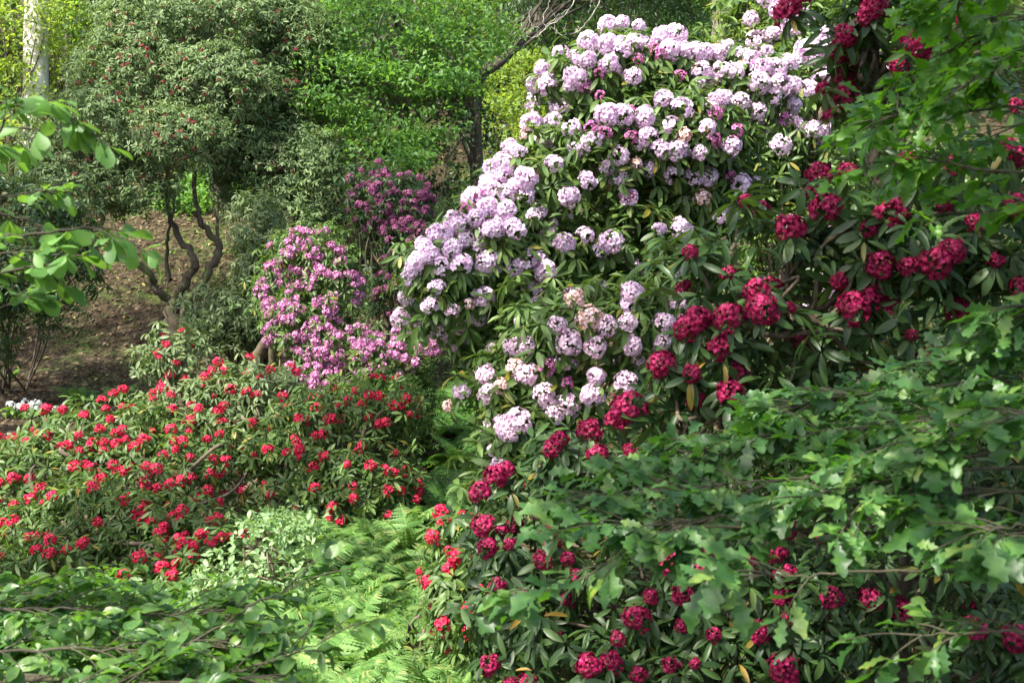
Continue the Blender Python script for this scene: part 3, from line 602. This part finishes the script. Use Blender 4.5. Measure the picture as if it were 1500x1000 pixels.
shrub('rhododendron', 'dark flowerless rhododendron in shadow at the left edge, under the big hanging leaves', 'shrub',
      [(30,400,11.5,75,48),(70,340,12,60,50),(10,320,12.2,80,60),(95,400,11.8,40,50),(-40,400,11.5,70,80),(60,445,11.5,45,35),(-10,470,11.5,50,50)],
      bH, 240, 7, .13, .085, M['rhodo_dark'], (), 0, None, 8, seed=24, n_stem=16, r0=.016)
bI = ground(600, 9.9)
shrub('heather_bush', 'low fine-leaved dark green bush on the slope right of the mauve rhododendron', 'shrub',
      [(595,585,9.9,32,34),(610,612,9.8,20,28)], bI, 90, 8, .09, .05, M['mid_dark'], (), 0, None, 9, seed=25, n_stem=20, tm=NEEDLE, droop=.1)
# ------------------------------------------------------------------ trees
def leaves_cloud(mb, C, Rd, n_clump, per, rad, L, tm=SMALL, flat=.5, nup=.9, **kw):
    cp, cn, p, nn = clumped(C, Rd, n_clump, per, rad, **kw)
    p[:, 2] -= 0; p = above_ground(p)
    idx = np.repeat(np.arange(len(cp)), per)
    p[:, 2] = cp[idx, 2] + (p[:, 2] - cp[idx, 2]) * flat
    p = above_ground(p)
    d = norm(nn * .5 + rng.normal(0, .8, p.shape) + np.array([0, 0, -.25]))
    up = norm(np.array([0, 0, nup]) + nn * .3 + rng.normal(0, .45, p.shape))
    inst(mb, tm, frames(d, up, L * rng.uniform(.6, 1.2, len(p))), p)
    return cp
def tree(name, label, base, top, r0, lobes, n_clump, per, rad, L, mat, bark, seed, cat='tree', group=None, tm=SMALL, n_limb=16, world_lobes=None, path=None, flat=.5, **kw):
    global rng
    rng = np.random.default_rng(seed)
    C, Rd = mk_lobes(lobes) if lobes is not None else world_lobes
    root = empty(name, base, label, cat, group)
    base = np.array(base, float); top = np.array(top, float)
    pts = path if path is not None else [base - [0, 0, .2], base * .6 + top * .4 + rng.normal(0, .12, 3) * [1, 1, 0], base * .25 + top * .75 + rng.normal(0, .15, 3) * [1, 1, 0], top]
    tr = MB(); sp = smooth_path(pts, 7)
    tt = np.linspace(0, 1, len(sp)); rad_ = r0 * (1.0 - .72 * tt) * (1 + .45 * np.exp(-tt * 14))
    tube(tr, sp, rad_, None, 12, .05)
    tr.build('trunk', M[bark], root)
    lf = MB(); cp = leaves_cloud(lf, C, Rd, n_clump, per, rad, L, tm, flat, **kw)
    lb = MB()
    for t in cp[rng.permutation(len(cp))[:n_limb]]:
        b = sp[int(len(sp) * rng.uniform(.35, .97))]
        if np.linalg.norm(b - t) < .2: continue
        m1 = b * .6 + t * .4 + [0, 0, .12 * np.linalg.norm(b - t)] + rng.normal(0, .1, 3)
        tube(lb, smooth_path([b, m1, t], 5, .02), r0 * .28, r0 * .04, 6)
    if lb.V: lb.build('limbs', M[bark], root)
    lf.build('crown', M[mat], root)
    return root

# light green small tree in the middle
b = ground(610, 15.8)
tree('broadleaf_tree', 'small light green tree with layered fresh leaves, above the dusky purple shrub', b, P(590, -40, 15.8), .13,
     [(560,50,15.6,110,60),(500,130,15.1,75,60),(600,160,15.1,85,60),(555,230,14.6,70,45),(462,110,15.2,45,50),(670,60,16,80,60),(480,190,15,60,35),(620,100,15.3,90,50),(660,140,15.6,50,50)],
     250, 58, .22, .08, 'beech', 'bark', 31, flat=.3, lo=.7)
# dark holly, yew and its leaning limb
b = ground(690, 15.4)
tree('holly_tree', 'dark evergreen holly in shade, between the light green tree and the lilac rhododendron', b, P(690, 110, 15.4), .09,
     [(690,230,15.6,50,75),(650,190,16,55,60),(705,300,14.8,40,50),(630,240,15.8,60,50),(690,370,14.5,55,45),(560,280,16.4,70,60),(500,230,16.6,70,70),(600,90,17,110,80)], 330, 26, .17, .085, 'dark', 'dark_bark', 32)
b = ground(705, 17.5)
yew = tree('yew_tree', 'dark spreading yew with a leaning limb, across the top behind the lilac flowers', b, P(860, -60, 19), .11,
     [(900,35,18.5,115,55),(800,25,18.4,60,35),(975,50,18.5,50,55),(890,-30,18.5,120,60),(940,-60,18.5,140,60)], 560, 44, .26, .085, 'dark', 'dark_bark', 33, tm=NEEDLE, flat=.35,
     path=[b, P(697,210,17.4), P(702,120,17.2), P(735,90,17.2), P(775,50,17.5), P(820,0,18), P(860,-60,19)])
# bare pale twigs at the top: a dead branch of the yew
mb = MB(); q_ = lambda x, y: P(x, y, 17.2 + .003 * (x - 830))
tube(mb, smooth_path([P(860,-60,19), P(890,-75,18), P(900,-50,17.4)], 5), .03, .012, 6)
for pts, r in [([(900,-50),(880,0),(858,35),(840,50),(820,50),(808,40)],.016),([(900,-40),(850,-10),(830,20),(800,40),(785,55),(768,52),(762,40),(768,22)],.016),([(800,40),(795,25),(803,8),(808,-8)],.010),([(790,42),(780,38),(775,25),(778,10)],.009),
               ([(840,50),(848,42),(846,38)],.006),([(830,50),(826,44),(828,38)],.006),([(820,50),(812,40),(815,28),(808,15)],.008),([(835,12),(815,25),(800,38)],.008),([(865,25),(872,12),(866,0)],.007)]:
    tube(mb, smooth_path([q_(x, y) for x, y in pts], 6, .008), r * .62, .0035, 5)
tag(mb.build('dead_branch', M['dead'], yew), 'bare pale upturned twigs')

# sunlit yellow-green understorey far back
bushes = [
 ('sunlit yellow-green bush glowing between the yew and the lilac rhododendron', [(780,130,20,60,50),(760,190,19.5,50,50),(805,220,19,50,60),(740,280,18.5,40,50)], 'yellowgreen', 18.5, 770),
 ('bright yellow-green bush in the gap right of the thick trunk at the top right', [(1115,20,22,50,45),(1160,50,21,70,60),(1090,75,20.5,45,40),(1230,30,21,60,60)], 'yellowgreen', 20.5, 1120),
 ('yellowish bush around the white sunlit trunk at the top left', [(20,40,20,60,60),(-10,150,19.5,70,60),(110,50,21.5,50,50),(30,210,18.5,50,40),(120,130,21,35,50)], 'yellowgreen', 19.5, 10),
 ('mid-green bush filling the gap behind the lilac shrub, below the thick trunk', [(1000,330,9.8,110,80),(900,390,9.6,80,70),(1060,240,10.5,80,70),(1120,330,10,80,80),(960,460,9.3,80,60),(1080,430,9.5,80,60)], 'mid', 9.9, 990),
 ('green bush behind the thick trunk at the top', [(1040,80,24,70,40),(980,120,23,60,50),(1080,140,22,60,50)], 'mid', 23, 1030),
 ('green bush under the tree rhododendrons on the sunlit far bank', [(330,270,20,50,26),(290,300,19,40,16),(380,290,19.5,40,20)], 'beech', 19.5, 330),
 ('shadowy dark bush beyond the left bank', [(170,70,22,40,60),(140,160,21,40,60),(190,-10,22,60,50)], 'dark', 22, 165),
 ('dark evergreen bush behind the top of the tree rhododendron', [(450,20,20,70,60),(330,-30,22,120,50),(400,60,20.5,60,60)], 'mid', 20, 420),
]
for n_, (lab, lob, mt, d, px) in enumerate(bushes):
    rng = np.random.default_rng(50 + n_)
    C, Rd = mk_lobes(lob); b = ground(px, d); root = empty('bush', b, lab, 'bush')
    mb = MB(); sm = MB()
    small = d < 12
    cp = leaves_cloud(mb, C, Rd, 230 if small else 260, 26, .14 if small else .24, .06 if small else .10, OVAL if small else SMALL, .6)
    stems(sm, [b, b + [.2, .1, 0]], cp[:26], .03, .008); sm.build('stems', M['stem'], root); mb.build('foliage', M[mt], root)

# trunks and woodland behind
b = ground(68, 20.5)
tree('broadleaf_tree', 'broadleaf tree with a pale trunk gleaming white in the sun at the top left', b, P(78, -640, 20.5), .24,
     [(60,-560,21,200,120),(190,-600,21.5,180,120),(60,-700,22,160,120)], 260, 30, .35, .12, 'beech', 'pale_bark', 41, n_limb=24)
b = ground(1052, 21.5)
tree('broadleaf_tree', 'broadleaf tree with a thick brown trunk rising above the lilac flowers', b, P(1056, -600, 21.5), .27,
     [(1050,-560,22,200,120),(900,-600,22,180,120),(1180,-560,22,160,120)], 240, 30, .4, .13, 'mid', 'bark', 42, n_limb=24)
b = ground(328, 19)
SH = lambda *q: (np.array([np.array(T_) + SUN / SUN[2] * (z_ - T_[2]) for T_, z_, r_ in q]), np.array([[r_, r_, r_ * .45] for T_, z_, r_ in q]))  # unseen crown lobes, set along the sun to shade the chosen spots
tree('broadleaf_tree', 'tree with a dark trunk seen through the gap in the tree rhododendrons', b, P(318, -620, 19), .13,
     None, 230, 30, .35, .13, 'mid', 'dark_bark', 43, world_lobes=SH(((-2.0,19.5,2.6),11,1.1),((-2.6,18,2.2),11,1.3),((2.8,19.2,3),11.5,1.6),((-.6,17,2.5),10.5,1.1)))
b = ground(438, 24)
tree('broadleaf_tree', 'slim grey trunked tree at the top, behind the crimson budded tree rhododendron', b, P(440, -560, 24), .2,
     None, 260, 30, .4, .14, 'beech', 'bark', 44, world_lobes=SH(((-1,27,4.5),14,2.2),((2,26,4.5),14,2.2),((-4,25,4),13.5,2),((4.2,25,4.5),14,1.8),((-6.5,23.5,3.5),12.5,1.3)))
r2 = np.random.default_rng(99)
far = [(-260,27),(-120,31),(-30,26),(130,30),(210,35),(300,27),(370,33),(520,28),(590,36),(660,26),(730,32),(800,38),(850,27),(930,34),(990,40),(1110,31),(1180,36),(1240,27),(1320,32),(1420,28),(1500,36),(1600,30),(60,44),(460,44),(700,46),(1000,48),(1280,46),(250,50),(860,52)]
for n_, (px, d) in enumerate(far):
    b = ground(px, d); hgt = r2.uniform(9, 13)
    C, Rd = [], []
    for k_ in range(10):
        z = r2.uniform(.7, hgt * .8); C.append(b + [r2.normal(0, 1.3), r2.normal(0, 1.2), z]); s = r2.uniform(1.1, 2.0); Rd.append([s, s, s * r2.uniform(.55, .8)])
    mt = ['mid', 'beech', 'mid', 'yellowgreen', 'dark', 'beech', 'mid'][n_ % 7]
    lab = {'mid': 'mid-green tree among the far woodland at the top, behind the shrubs', 'beech': 'fresh green tree among the far woodland at the top, behind the shrubs',
           'yellowgreen': 'yellow-green tree among the far woodland at the top, behind the shrubs', 'dark': 'dark evergreen tree among the far woodland at the top, behind the shrubs'}[mt]
    tree('woodland_tree', lab, b, b + [0, 0, hgt], r2.uniform(.14, .26), None, 260, 34, .42, .17, mt, 'bark', 200 + n_, group=mt.replace('yellowgreen', 'yellow-green').replace('beech', 'fresh green').replace('mid', 'mid-green') + ' trees of the far woodland', world_lobes=(np.array(C), np.array(Rd)), n_limb=12)

# ------------------------------------------------------------------ ferns, small plants
def fern_mesh(mat, n_fr, L, spread, seed, name='fern'):
    r = np.random.default_rng(seed); mb = MB()
    PIN = leaf_grid([0, .1, .2, .3, .4, .5, .6, .7, .8, .9, 1.0], np.array([.03, .10, .035, .10, .035, .085, .03, .07, .02, .04, .008]), .2, .15)
    for f in range(n_fr):
        az = f * 2.39996 + r.normal(0, .3); l = L * r.uniform(.75, 1.1); sp = spread * r.uniform(.7, 1.25)
        t = np.linspace(0, 1, 31)
        hx = l * (np.sin(t * sp) / sp * .95); hz = l * (np.cos(t * sp * 1.1) * t * .9)
        hz = l * (t * np.cos(sp * .45) - .42 * sp * t ** 2.2)
        hx = l * (t * np.sin(sp * .6) + .22 * t ** 2)
        pts = np.stack([hx * math.cos(az), hx * math.sin(az), hz], -1)
        tube(mb, pts, .005, .0015, 4)
        tg = norm(np.gradient(pts, axis=0)); side = norm(np.cross(tg, [0, 0, 1.0])); nrm = np.cross(side, tg)
        i = np.arange(3, 30); tt = t[i]
        ln = l * .27 * np.sin(np.pi * np.clip((tt - .02) ** .7, 0, 1)) + .008
        for s in (-1, 1):
            d = norm(side[i] * s + tg[i] * .38 + r.normal(0, .07, (len(i), 3)) - [0, 0, .12])
            inst(mb, PIN, frames(d, nrm[i], ln, 1.15), pts[i])
    ob = mb.build(name, mat); me = ob.data; bpy.data.objects.remove(ob); return me
FERN = [fern_mesh(M['fern'], n, .38, s, 300 + n) for n, s in ((8, 1.0), (10, 1.2), (7, .85), (9, 1.1))]
FERND = [fern_mesh(M['fern_dark'], n, .45, s, 320 + n) for n, s in ((8, 1.15), (9, 1.25))]
r3 = np.random.default_rng(5)
def put_fern(px, d, me, s, label, group=None, tilt=.15):
    g = ground(px, d); o = bpy.data.objects.new('fern', me); COL.objects.link(o)
    o.location = [float(v) for v in g]; o.rotation_euler = (r3.normal(0, tilt), r3.normal(0, tilt), r3.uniform(0, 6.28)); o.scale = (s, s, s)
    return tag(o, label, 'fern', group)
for k_ in range(140):
    d = r3.uniform(4.4, 7.9); px = r3.uniform(395 - (7.8 - d) * 22, 640 + (7.8 - d) * 28)
    if abs(px - 585) < 45 and 5.2 < d < 5.9: continue
    put_fern(px, d, FERN[k_ % 4], r3.uniform(.75, 1.15), 'bright green fern in the sunlit clearing between the red and crimson shrubs', 'ferns of the sunlit clearing')
put_fern(600, 7.4, FERN[2], 1.25, 'tallest upright fern at the back of the clearing, against the red rhododendron', tilt=.05)
for k_, (px, d, s) in enumerate([(690,9.5,1.2),(720,9.2,1.1),(660,9.8,1.1),(735,10,1.3),(700,10.4,1.3),(640,9.0,1.1),(670,8.6,1.1),(620,8.4,1),(710,8.5,1),(740,8.9,1.2),(650,8.1,1),(690,11,1.5),(740,11.2,1.5),(660,11.4,1.4),(640,10.5,1.2),(720,12,1.5),(770,10.5,1.4),(800,9.6,1.3)]):
    put_fern(px, d, FERND[k_ % 2], s, 'dark green fern on the shady slope below the lilac rhododendron', 'ferns of the shady slope')
put_fern(112, 12.3, FERN[1], .95, 'larger bright fern on bare brown soil at the left, right of the white flowers')
put_fern(172, 12.0, FERN[0], .85, 'lower spreading fern on bare soil just behind the red rhododendron at left')
put_fern(10, 12.9, FERN[2], .6, 'tiny fern by the left edge at the foot of the dark bank')

rng = np.random.default_rng(61)
b = ground(35, 11.4); root = empty('white_flower_plant', b, 'low clump of white flowers on the bare brown soil at the left', 'plant')
mb = MB(); pp = b + np.stack([rng.normal(0, .11, 30), rng.normal(0, .08, 30), rng.uniform(.04, .12, 30)], -1)
rosettes(mb, pp, norm(np.array([[0, 0, 1.0]]) + rng.normal(0, .3, (30, 3))), 6, .08, OVAL); mb.build('foliage', M['mid'], root)
add_trusses(root, [(q_ + [0, -.02, .05], np.array([0, -.2, 1]), rng.uniform(.022, .04), 'white') for q_ in pp[:24]], name='flower_cluster')

# pale green little shrub in front of the red one
rng = np.random.default_rng(62)
C, Rd = mk_lobes([(390,790,6.6,50,32),(420,770,6.7,30,24),(350,830,6.5,42,30),(400,840,6.4,40,30),(320,860,6.4,30,28),(440,800,6.6,24,30)])
b = ground(372, 6.6); root = empty('sapling', b, 'pale mint-green sapling with small airy leaves, in front of the rounded red rhododendron', 'shrub')
mb = MB(); sm = MB(); cp = leaves_cloud(mb, C, Rd, 70, 14, .075, .05, OVAL, .6)
stems(sm, [b], cp[:24], .014, .004); sm.build('stems', M['stem'], root); mb.build('foliage', M['pale'], root)

bL = ground(60, 4.6)
shrub('bramble_thicket', 'low leafy thicket filling the bottom left corner beneath the spreading sapling', 'shrub',
      [(60,960,4.3,110,50),(230,960,4.4,110,45),(-60,930,4.6,120,60),(330,985,4.3,50,30),(120,900,5.0,110,34),(280,910,5.2,70,26)],
      bL, 200, 6, .08, .055, M['broad'], (), 0, None, 7, seed=27, n_stem=40, r0=.008, tm=OVAL, droop=.1)

# fine ground cover
rng = np.random.default_rng(63)
mb = MB()
for (n, xc, yc, sx, sy, L) in [(2200, -.75, 6.3, .55, 1.1, .05), (2600, -.3, 9.6, .6, 1.4, .05), (1500, -4.2, 17, 1.5, 1.2, .06), (900, .9, 5.0, 1.2, .7, .05), (1200, -2.6, 15.5, .8, .7, .06), (900, -1.5, 15.5, .5, 1.2, .06)]:
    x = rng.normal(xc, sx, n); y = rng.normal(yc, sy, n); z = H(x, y) + rng.uniform(.02, .16, n)
    d = norm(rng.normal(0, 1, (n, 3)) * [1, 1, .4] + [0, 0, .3]); inst(mb, SMALL, frames(d, np.array([0, 0, 1.0]) + rng.normal(0, .4, (n, 3)), L * rng.uniform(.6, 1.3, n)), np.stack([x, y, z], -1))
tag(mb.build('ground_cover', M['mid']), 'low green herbs growing over the woodland floor', 'ground cover', kind='stuff')

# ------------------------------------------------------------------ near foliage: oak on the right, broadleaf saplings on the left
def spray(wood, leaf, pts, r0, tm, L, n_twig, per, tl, flat=.18, tip=True, face=.12, fan=1.1):
    "one branch (points in the world): side twigs in a flattish layer, leaves clustered towards the twig ends"
    sp = smooth_path(pts, 8, .0025); tube(wood, sp, r0, r0 * .22, 6)
    tg = norm(np.gradient(sp, axis=0)); n = len(sp)
    for k_ in range(n_twig + (1 if tip else 0)):
        if k_ == n_twig: b, t = sp[-1], tg[-1]
        else:
            f = rng.uniform(.12, 1) ** .8; i_ = min(n - 1, int(f * n)); b, t = sp[i_], tg[i_]
            s = norm(np.cross(t, [0, 0, 1])) * (1 if k_ % 2 else -1)
            t = norm(t * .75 + s * rng.uniform(.4, fan) + np.array([0, 0, rng.normal(.02, flat)]))
        l = tl * rng.uniform(.45, 1.15)
        e = b + t * l + [0, 0, -.06 * l]
        tw = smooth_path([b, b + t * l * .5 + [0, 0, .03 * l], e], 4); tube(wood, tw, max(.0022, r0 * .2), .0013, 4)
        m = per + rng.integers(-1, 2)
        f = np.sort(rng.uniform(.25, 1.0, m) ** .6); q_ = b + (e - b) * f[:, None]
        sd = norm(np.cross(t, [0, 0, 1])); sg = np.where(np.arange(m) % 2, 1, -1)[:, None]
        d = norm(t * rng.uniform(.4, 1.0, (m, 1)) + sd * sg * rng.uniform(.3, 1.1, (m, 1)) + np.stack([np.zeros(m), np.zeros(m), rng.normal(-.22, .42, m)], -1))
        up = norm(np.array([0, -face, 1.0]) + rng.normal(0, .36, (m, 3)))
        inst(leaf, tm, frames(d, up, L * rng.uniform(.45, 1.2, m), rng.uniform(.85, 1.15, m)), q_)

rng = np.random.default_rng(71)
ob_ = np.array([3.6, 3.2, float(H(3.6, 3.2))])
root = empty('oak_tree', ob_, 'oak tree reaching in from the right edge, its lobed leaves nearest the camera', 'tree')
tr = MB(); trunk = smooth_path([ob_ - [0, 0, .2], ob_ + [-.1, 0, 1.5], ob_ + [-.25, -.1, 3.2], ob_ + [-.6, -.3, 5.0], ob_ + [-1.2, -.7, 6.4]], 8)
tube(tr, trunk, .26 * (1 - .7 * np.linspace(0, 1, len(trunk))), None, 14, .04)
tr.build('trunk', M['bark'], root)
bo, BOUGH = MB(), []
for px_, py_, d_, r_ in ((1960, 860, 2.7, .03), (1990, 640, 2.8, .045), (1960, 450, 2.95, .03), (1980, 200, 2.95, .04), (1960, -30, 2.9, .035)):
    e_ = P(px_, py_, d_); i_ = np.abs(trunk[:, 2] - e_[2] + .35).argmin()
    p_ = smooth_path([trunk[i_], trunk[i_] * .55 + e_ * .45 + [0, .1, .12], e_], 8, .008); tube(bo, p_, r_, r_ * .4, 8, .05); BOUGH.append(p_[6:])
bo.build('boughs', M['bark'], root); BOUGH = np.concatenate(BOUGH)
def oak_branch(rows, n_twig, per=9, tl=.20, L=.083, r0=.005, mat='oak', **kw):
    wd, lf = MB(), MB()
    pts = [P(*r) for r in rows]
    q_ = BOUGH[((BOUGH - pts[0]) ** 2).sum(1).argmin()]
    spray(wd, lf, [q_, (q_ + pts[0]) / 2 + [0, 0, .05] + rng.normal(0, .03, 3), pts[0]], .011, OAK, L, 7, per, tl, tip=False)
    spray(wd, lf, pts, r0, OAK, L, n_twig, per, tl, **kw)
    o = wd.build('branch', M['twig'], root); lf.build('leaves', M[mat], o, origin=np.array(o.matrix_world.translation) * 0 + np.array(root.location))
    return o
for rows, n in [
    ([(1720,540,2.9),(1450,560,3.0),(1270,575,3.1),(1150,595,3.15)], 42), ([(1720,600,2.7),(1400,610,2.85),(1180,635,2.95),(1060,655,3.0),(950,675,3.0)], 56),
    ([(1720,640,2.5),(1380,670,2.6),(1150,700,2.75),(1000,715,2.8),(870,725,2.85)], 54), ([(1700,690,2.4),(1380,690,2.5),(1150,740,2.6),(1040,760,2.65),(930,770,2.65)], 28),
    ([(1720,470,2.9),(1560,490,3.0),(1450,510,3.1),(1380,530,3.15)], 32), ([(1720,400,2.9),(1580,430,2.9),(1480,470,3.0)], 14),
    ([(1700,640,2.9),(1450,640,3.2),(1270,630,3.4),(1150,625,3.45)], 44), ([(1700,740,2.3),(1480,720,2.4),(1340,720,2.5),(1240,735,2.5)], 18),
    ([(1700,560,3.2),(1500,570,3.3),(1350,600,3.4),(1230,620,3.4)], 38), ([(1700,600,2.4),(1500,610,2.4),(1380,640,2.45)], 20), ([(1700,820,2.2),(1560,790,2.25),(1470,780,2.3)], 10)]:
    oak_branch(rows, n)
for rows, n in [([(1700,860,2.3),(1400,835,2.3),(1200,842,2.35),(1110,842,2.35)], 5), ([(1720,960,2.2),(1480,925,2.2),(1350,930,2.25)], 6), ([(1700,780,2.2),(1520,770,2.2),(1450,775,2.2)], 5),
                ([(1000,770,2.6),(920,800,2.6),(850,850,2.5),(790,865,2.45)], 6)]:
    oak_branch(rows, n, 5, .15, .09)
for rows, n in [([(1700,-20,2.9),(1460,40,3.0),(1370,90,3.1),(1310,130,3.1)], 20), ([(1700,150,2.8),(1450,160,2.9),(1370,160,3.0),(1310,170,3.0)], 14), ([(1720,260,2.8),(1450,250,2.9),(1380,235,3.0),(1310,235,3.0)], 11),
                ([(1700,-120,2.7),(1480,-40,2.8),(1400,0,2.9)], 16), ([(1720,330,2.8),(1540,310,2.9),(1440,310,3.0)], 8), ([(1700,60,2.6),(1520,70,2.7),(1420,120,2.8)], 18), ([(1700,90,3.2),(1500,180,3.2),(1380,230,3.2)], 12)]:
    oak_branch(rows, n, 7, .19, .078, mat='oak_backlit')
# the rest of its crown, added unseen overhead and shaped to shade the right foreground
lf, wd = MB(), MB()
Cc = np.array([[.2,.6,5.6],[1.2,1.8,5.9],[-1.0,1.2,5.5],[2.2,.4,6.6],[.2,2.6,5.8],[-.6,-.4,6.2],[1.6,-.9,6.4],[2.6,2.6,6.8],[3.6,3.4,8.0]]); Rc = np.array([[1.2,1.2,.7]] * 8 + [[2.2,2.0,1.6]])
cp = leaves_cloud(lf, Cc, Rc, 270, 26, .22, .13, OAK, .4)
for t in cp[:36]:
    b = trunk[rng.integers(len(trunk) * 2 // 3, len(trunk))]; tube(wd, smooth_path([b, (b + t) / 2 + [0, 0, .4], t], 5, .03), .06, .01, 6)
o = wd.build('limb', M['bark'], root); lf.build('crown', M['oak'], root)

def near_sapling(label, base, branches, tm, L, mat, seed, per=6, tl=.22, face=.3, crown=None):
    global rng
    rng = np.random.default_rng(seed)
    root = empty('broadleaf_sapling', base, label, 'sapling'); base = np.array(base, float)
    wd, lf = MB(), MB()
    top = base + [-.05, .05, 2.4]; tk = smooth_path([base - [0, 0, .1], base + [.05, 0, 1.0], top], 8)
    tube(wd, tk, .035, .015, 8)
    for rows, n in branches:
        pts = [P(*r) for r in rows]; i_ = np.abs(tk[:, 2] - pts[0][2] + .15).argmin()
        tube(wd, smooth_path([tk[i_], (tk[i_] + pts[0]) / 2 + [0, 0, .05], pts[0]], 5), .010, .0055, 6)
        spray(wd, lf, pts, .0055, tm, L, n, per, tl, face=face)
    wd.build('stem', M['twig'], root); lf.build('leaves', M[mat], root)
    return root
near_sapling('broadleaf sapling with big oval leaves hanging in at the upper left edge', (-1.95, 2.5, float(H(-1.95, 2.5))),
     [([(-140,330,2.7),(-20,310,2.7),(60,330,2.75),(120,350,2.8)], 8), ([(-140,380,2.6),(0,370,2.65),(60,390,2.7)], 7), ([(-140,260,2.6),(-40,230,2.6),(15,170,2.6),(40,150,2.6)], 6), ([(-140,220,2.7),(-30,190,2.7),(60,190,2.75)], 4), ([(-140,300,2.9),(-10,290,2.9),(60,280,2.9)], 5), ([(-140,460,2.9),(-20,455,2.9),(30,440,2.9)], 3), ([(-140,140,2.6),(-10,150,2.6),(80,165,2.65),(120,190,2.65)], 6), ([(-140,360,2.5),(30,345,2.55),(130,335,2.6),(170,345,2.6)], 7), ([(-140,420,2.7),(0,400,2.7),(90,380,2.7)], 6)],
     OBOV, .064, 'beech', 81, 5, .09, .12)
near_sapling('broadleaf sapling of oval leaves spreading low across the bottom left corner', (-1.75, 2.9, float(H(-1.75, 2.9))),
     [([(-140,900,3.0),(50,890,3.05),(200,900,3.1),(330,900,3.1)], 52), ([(-140,960,2.8),(80,950,2.8),(240,950,2.85),(350,945,2.9)], 50), ([(-140,1040,2.6),(100,1010,2.6),(250,1000,2.65),(380,990,2.7)], 40), ([(-140,870,3.2),(20,870,3.25),(150,890,3.3)], 34), ([(150,1000,2.8),(300,930,2.9),(380,880,2.95),(420,865,2.95)], 6), ([(250,1010,2.7),(390,970,2.75),(470,940,2.8)], 5)],
     OVAL, .062, 'broad', 82, 9, .19, .1)

# ------------------------------------------------------------------ unseen trees added outside the frame: crowns placed to throw the dappled shade
def shade(T, z, r, flat=.45):
    T = np.array(T, float); c = T + SUN / SUN[2] * (z - T[2]); return c, np.array([r, r, r * flat])
for n_, (base_xy, lab, sh, nc) in enumerate([
    ((-10.5, 11.0), 'unseen shade tree added beyond the left edge, shading the bare bank', [((-4.6,13.6,-.3),9,1.9),((-5.8,15.5,.2),9.5,1.8),((-6.5,13,-.4),8.5,1.7)], 260),
    ((-8.0, 8.2), 'unseen shade tree added beyond the left edge, shading the dusky purple rhododendron', [((-1.4,12.5,.9),10,1.2),((-.7,13.8,1.2),10.5,1.5),((-2.3,12.9,-.2),10,.9),((-.4,15,2.2),11,1.4)], 110),
    ((-6.6, 4.4), 'unseen shade tree added beyond the left edge, shading the slope below the lilac rhododendron', [((-.4,9.4,-.8),9,.9),((-1.3,8.7,-.3),9.5,.7),((.3,6.6,-.2),8,.75),((1.1,6.9,.1),8.4,.8),((-2.2,7.9,-.8),9,.5),((.9,9.6,.6),9.6,.9)], 95),
    ((8.0, 7.5), 'unseen shade tree added beyond the right edge, closing the sky above the crimson shrubs', None, 330),
    ((-2.4, -4.5), 'unseen shade tree added behind the camera', [((1.2,4.4,-.3),7.5,1.1),((-1.0,3.1,.3),7,.65),((-.5,2.9,.2),7.2,.6),((2.2,4.4,0),8,1.2),((1.4,4.3,1.2),8.4,.9),((2.0,6,.5),9,1.0)], 110)]):
    z_ = [shade(*q_) for q_ in sh] if sh else [(np.array(c_), np.array([r_, r_, r_ * .6])) for c_, r_ in (((6.5,7.5,6.5),2.4),((7,5,6),2.3),((5.5,3.5,7.5),2.2),((8,9,6),2.4),((4.5,6.5,8),2.0),((6.5,1.5,7),2.4),((3.5,1.0,8.5),2.2))]; C = np.array([q_[0] for q_ in z_]); Rd = np.array([q_[1] for q_ in z_])
    b = np.array([base_xy[0], base_xy[1], float(H(*base_xy))]); mt = C.mean(0)
    tree('shade_tree', lab, b, [base_xy[0] * .6 + mt[0] * .4, base_xy[1] * .6 + mt[1] * .4, mt[2] + .6], .24, None, nc, 22, .3, .13, 'mid', 'bark', 400 + n_, world_lobes=(C, Rd), n_limb=22, tm=OVAL)
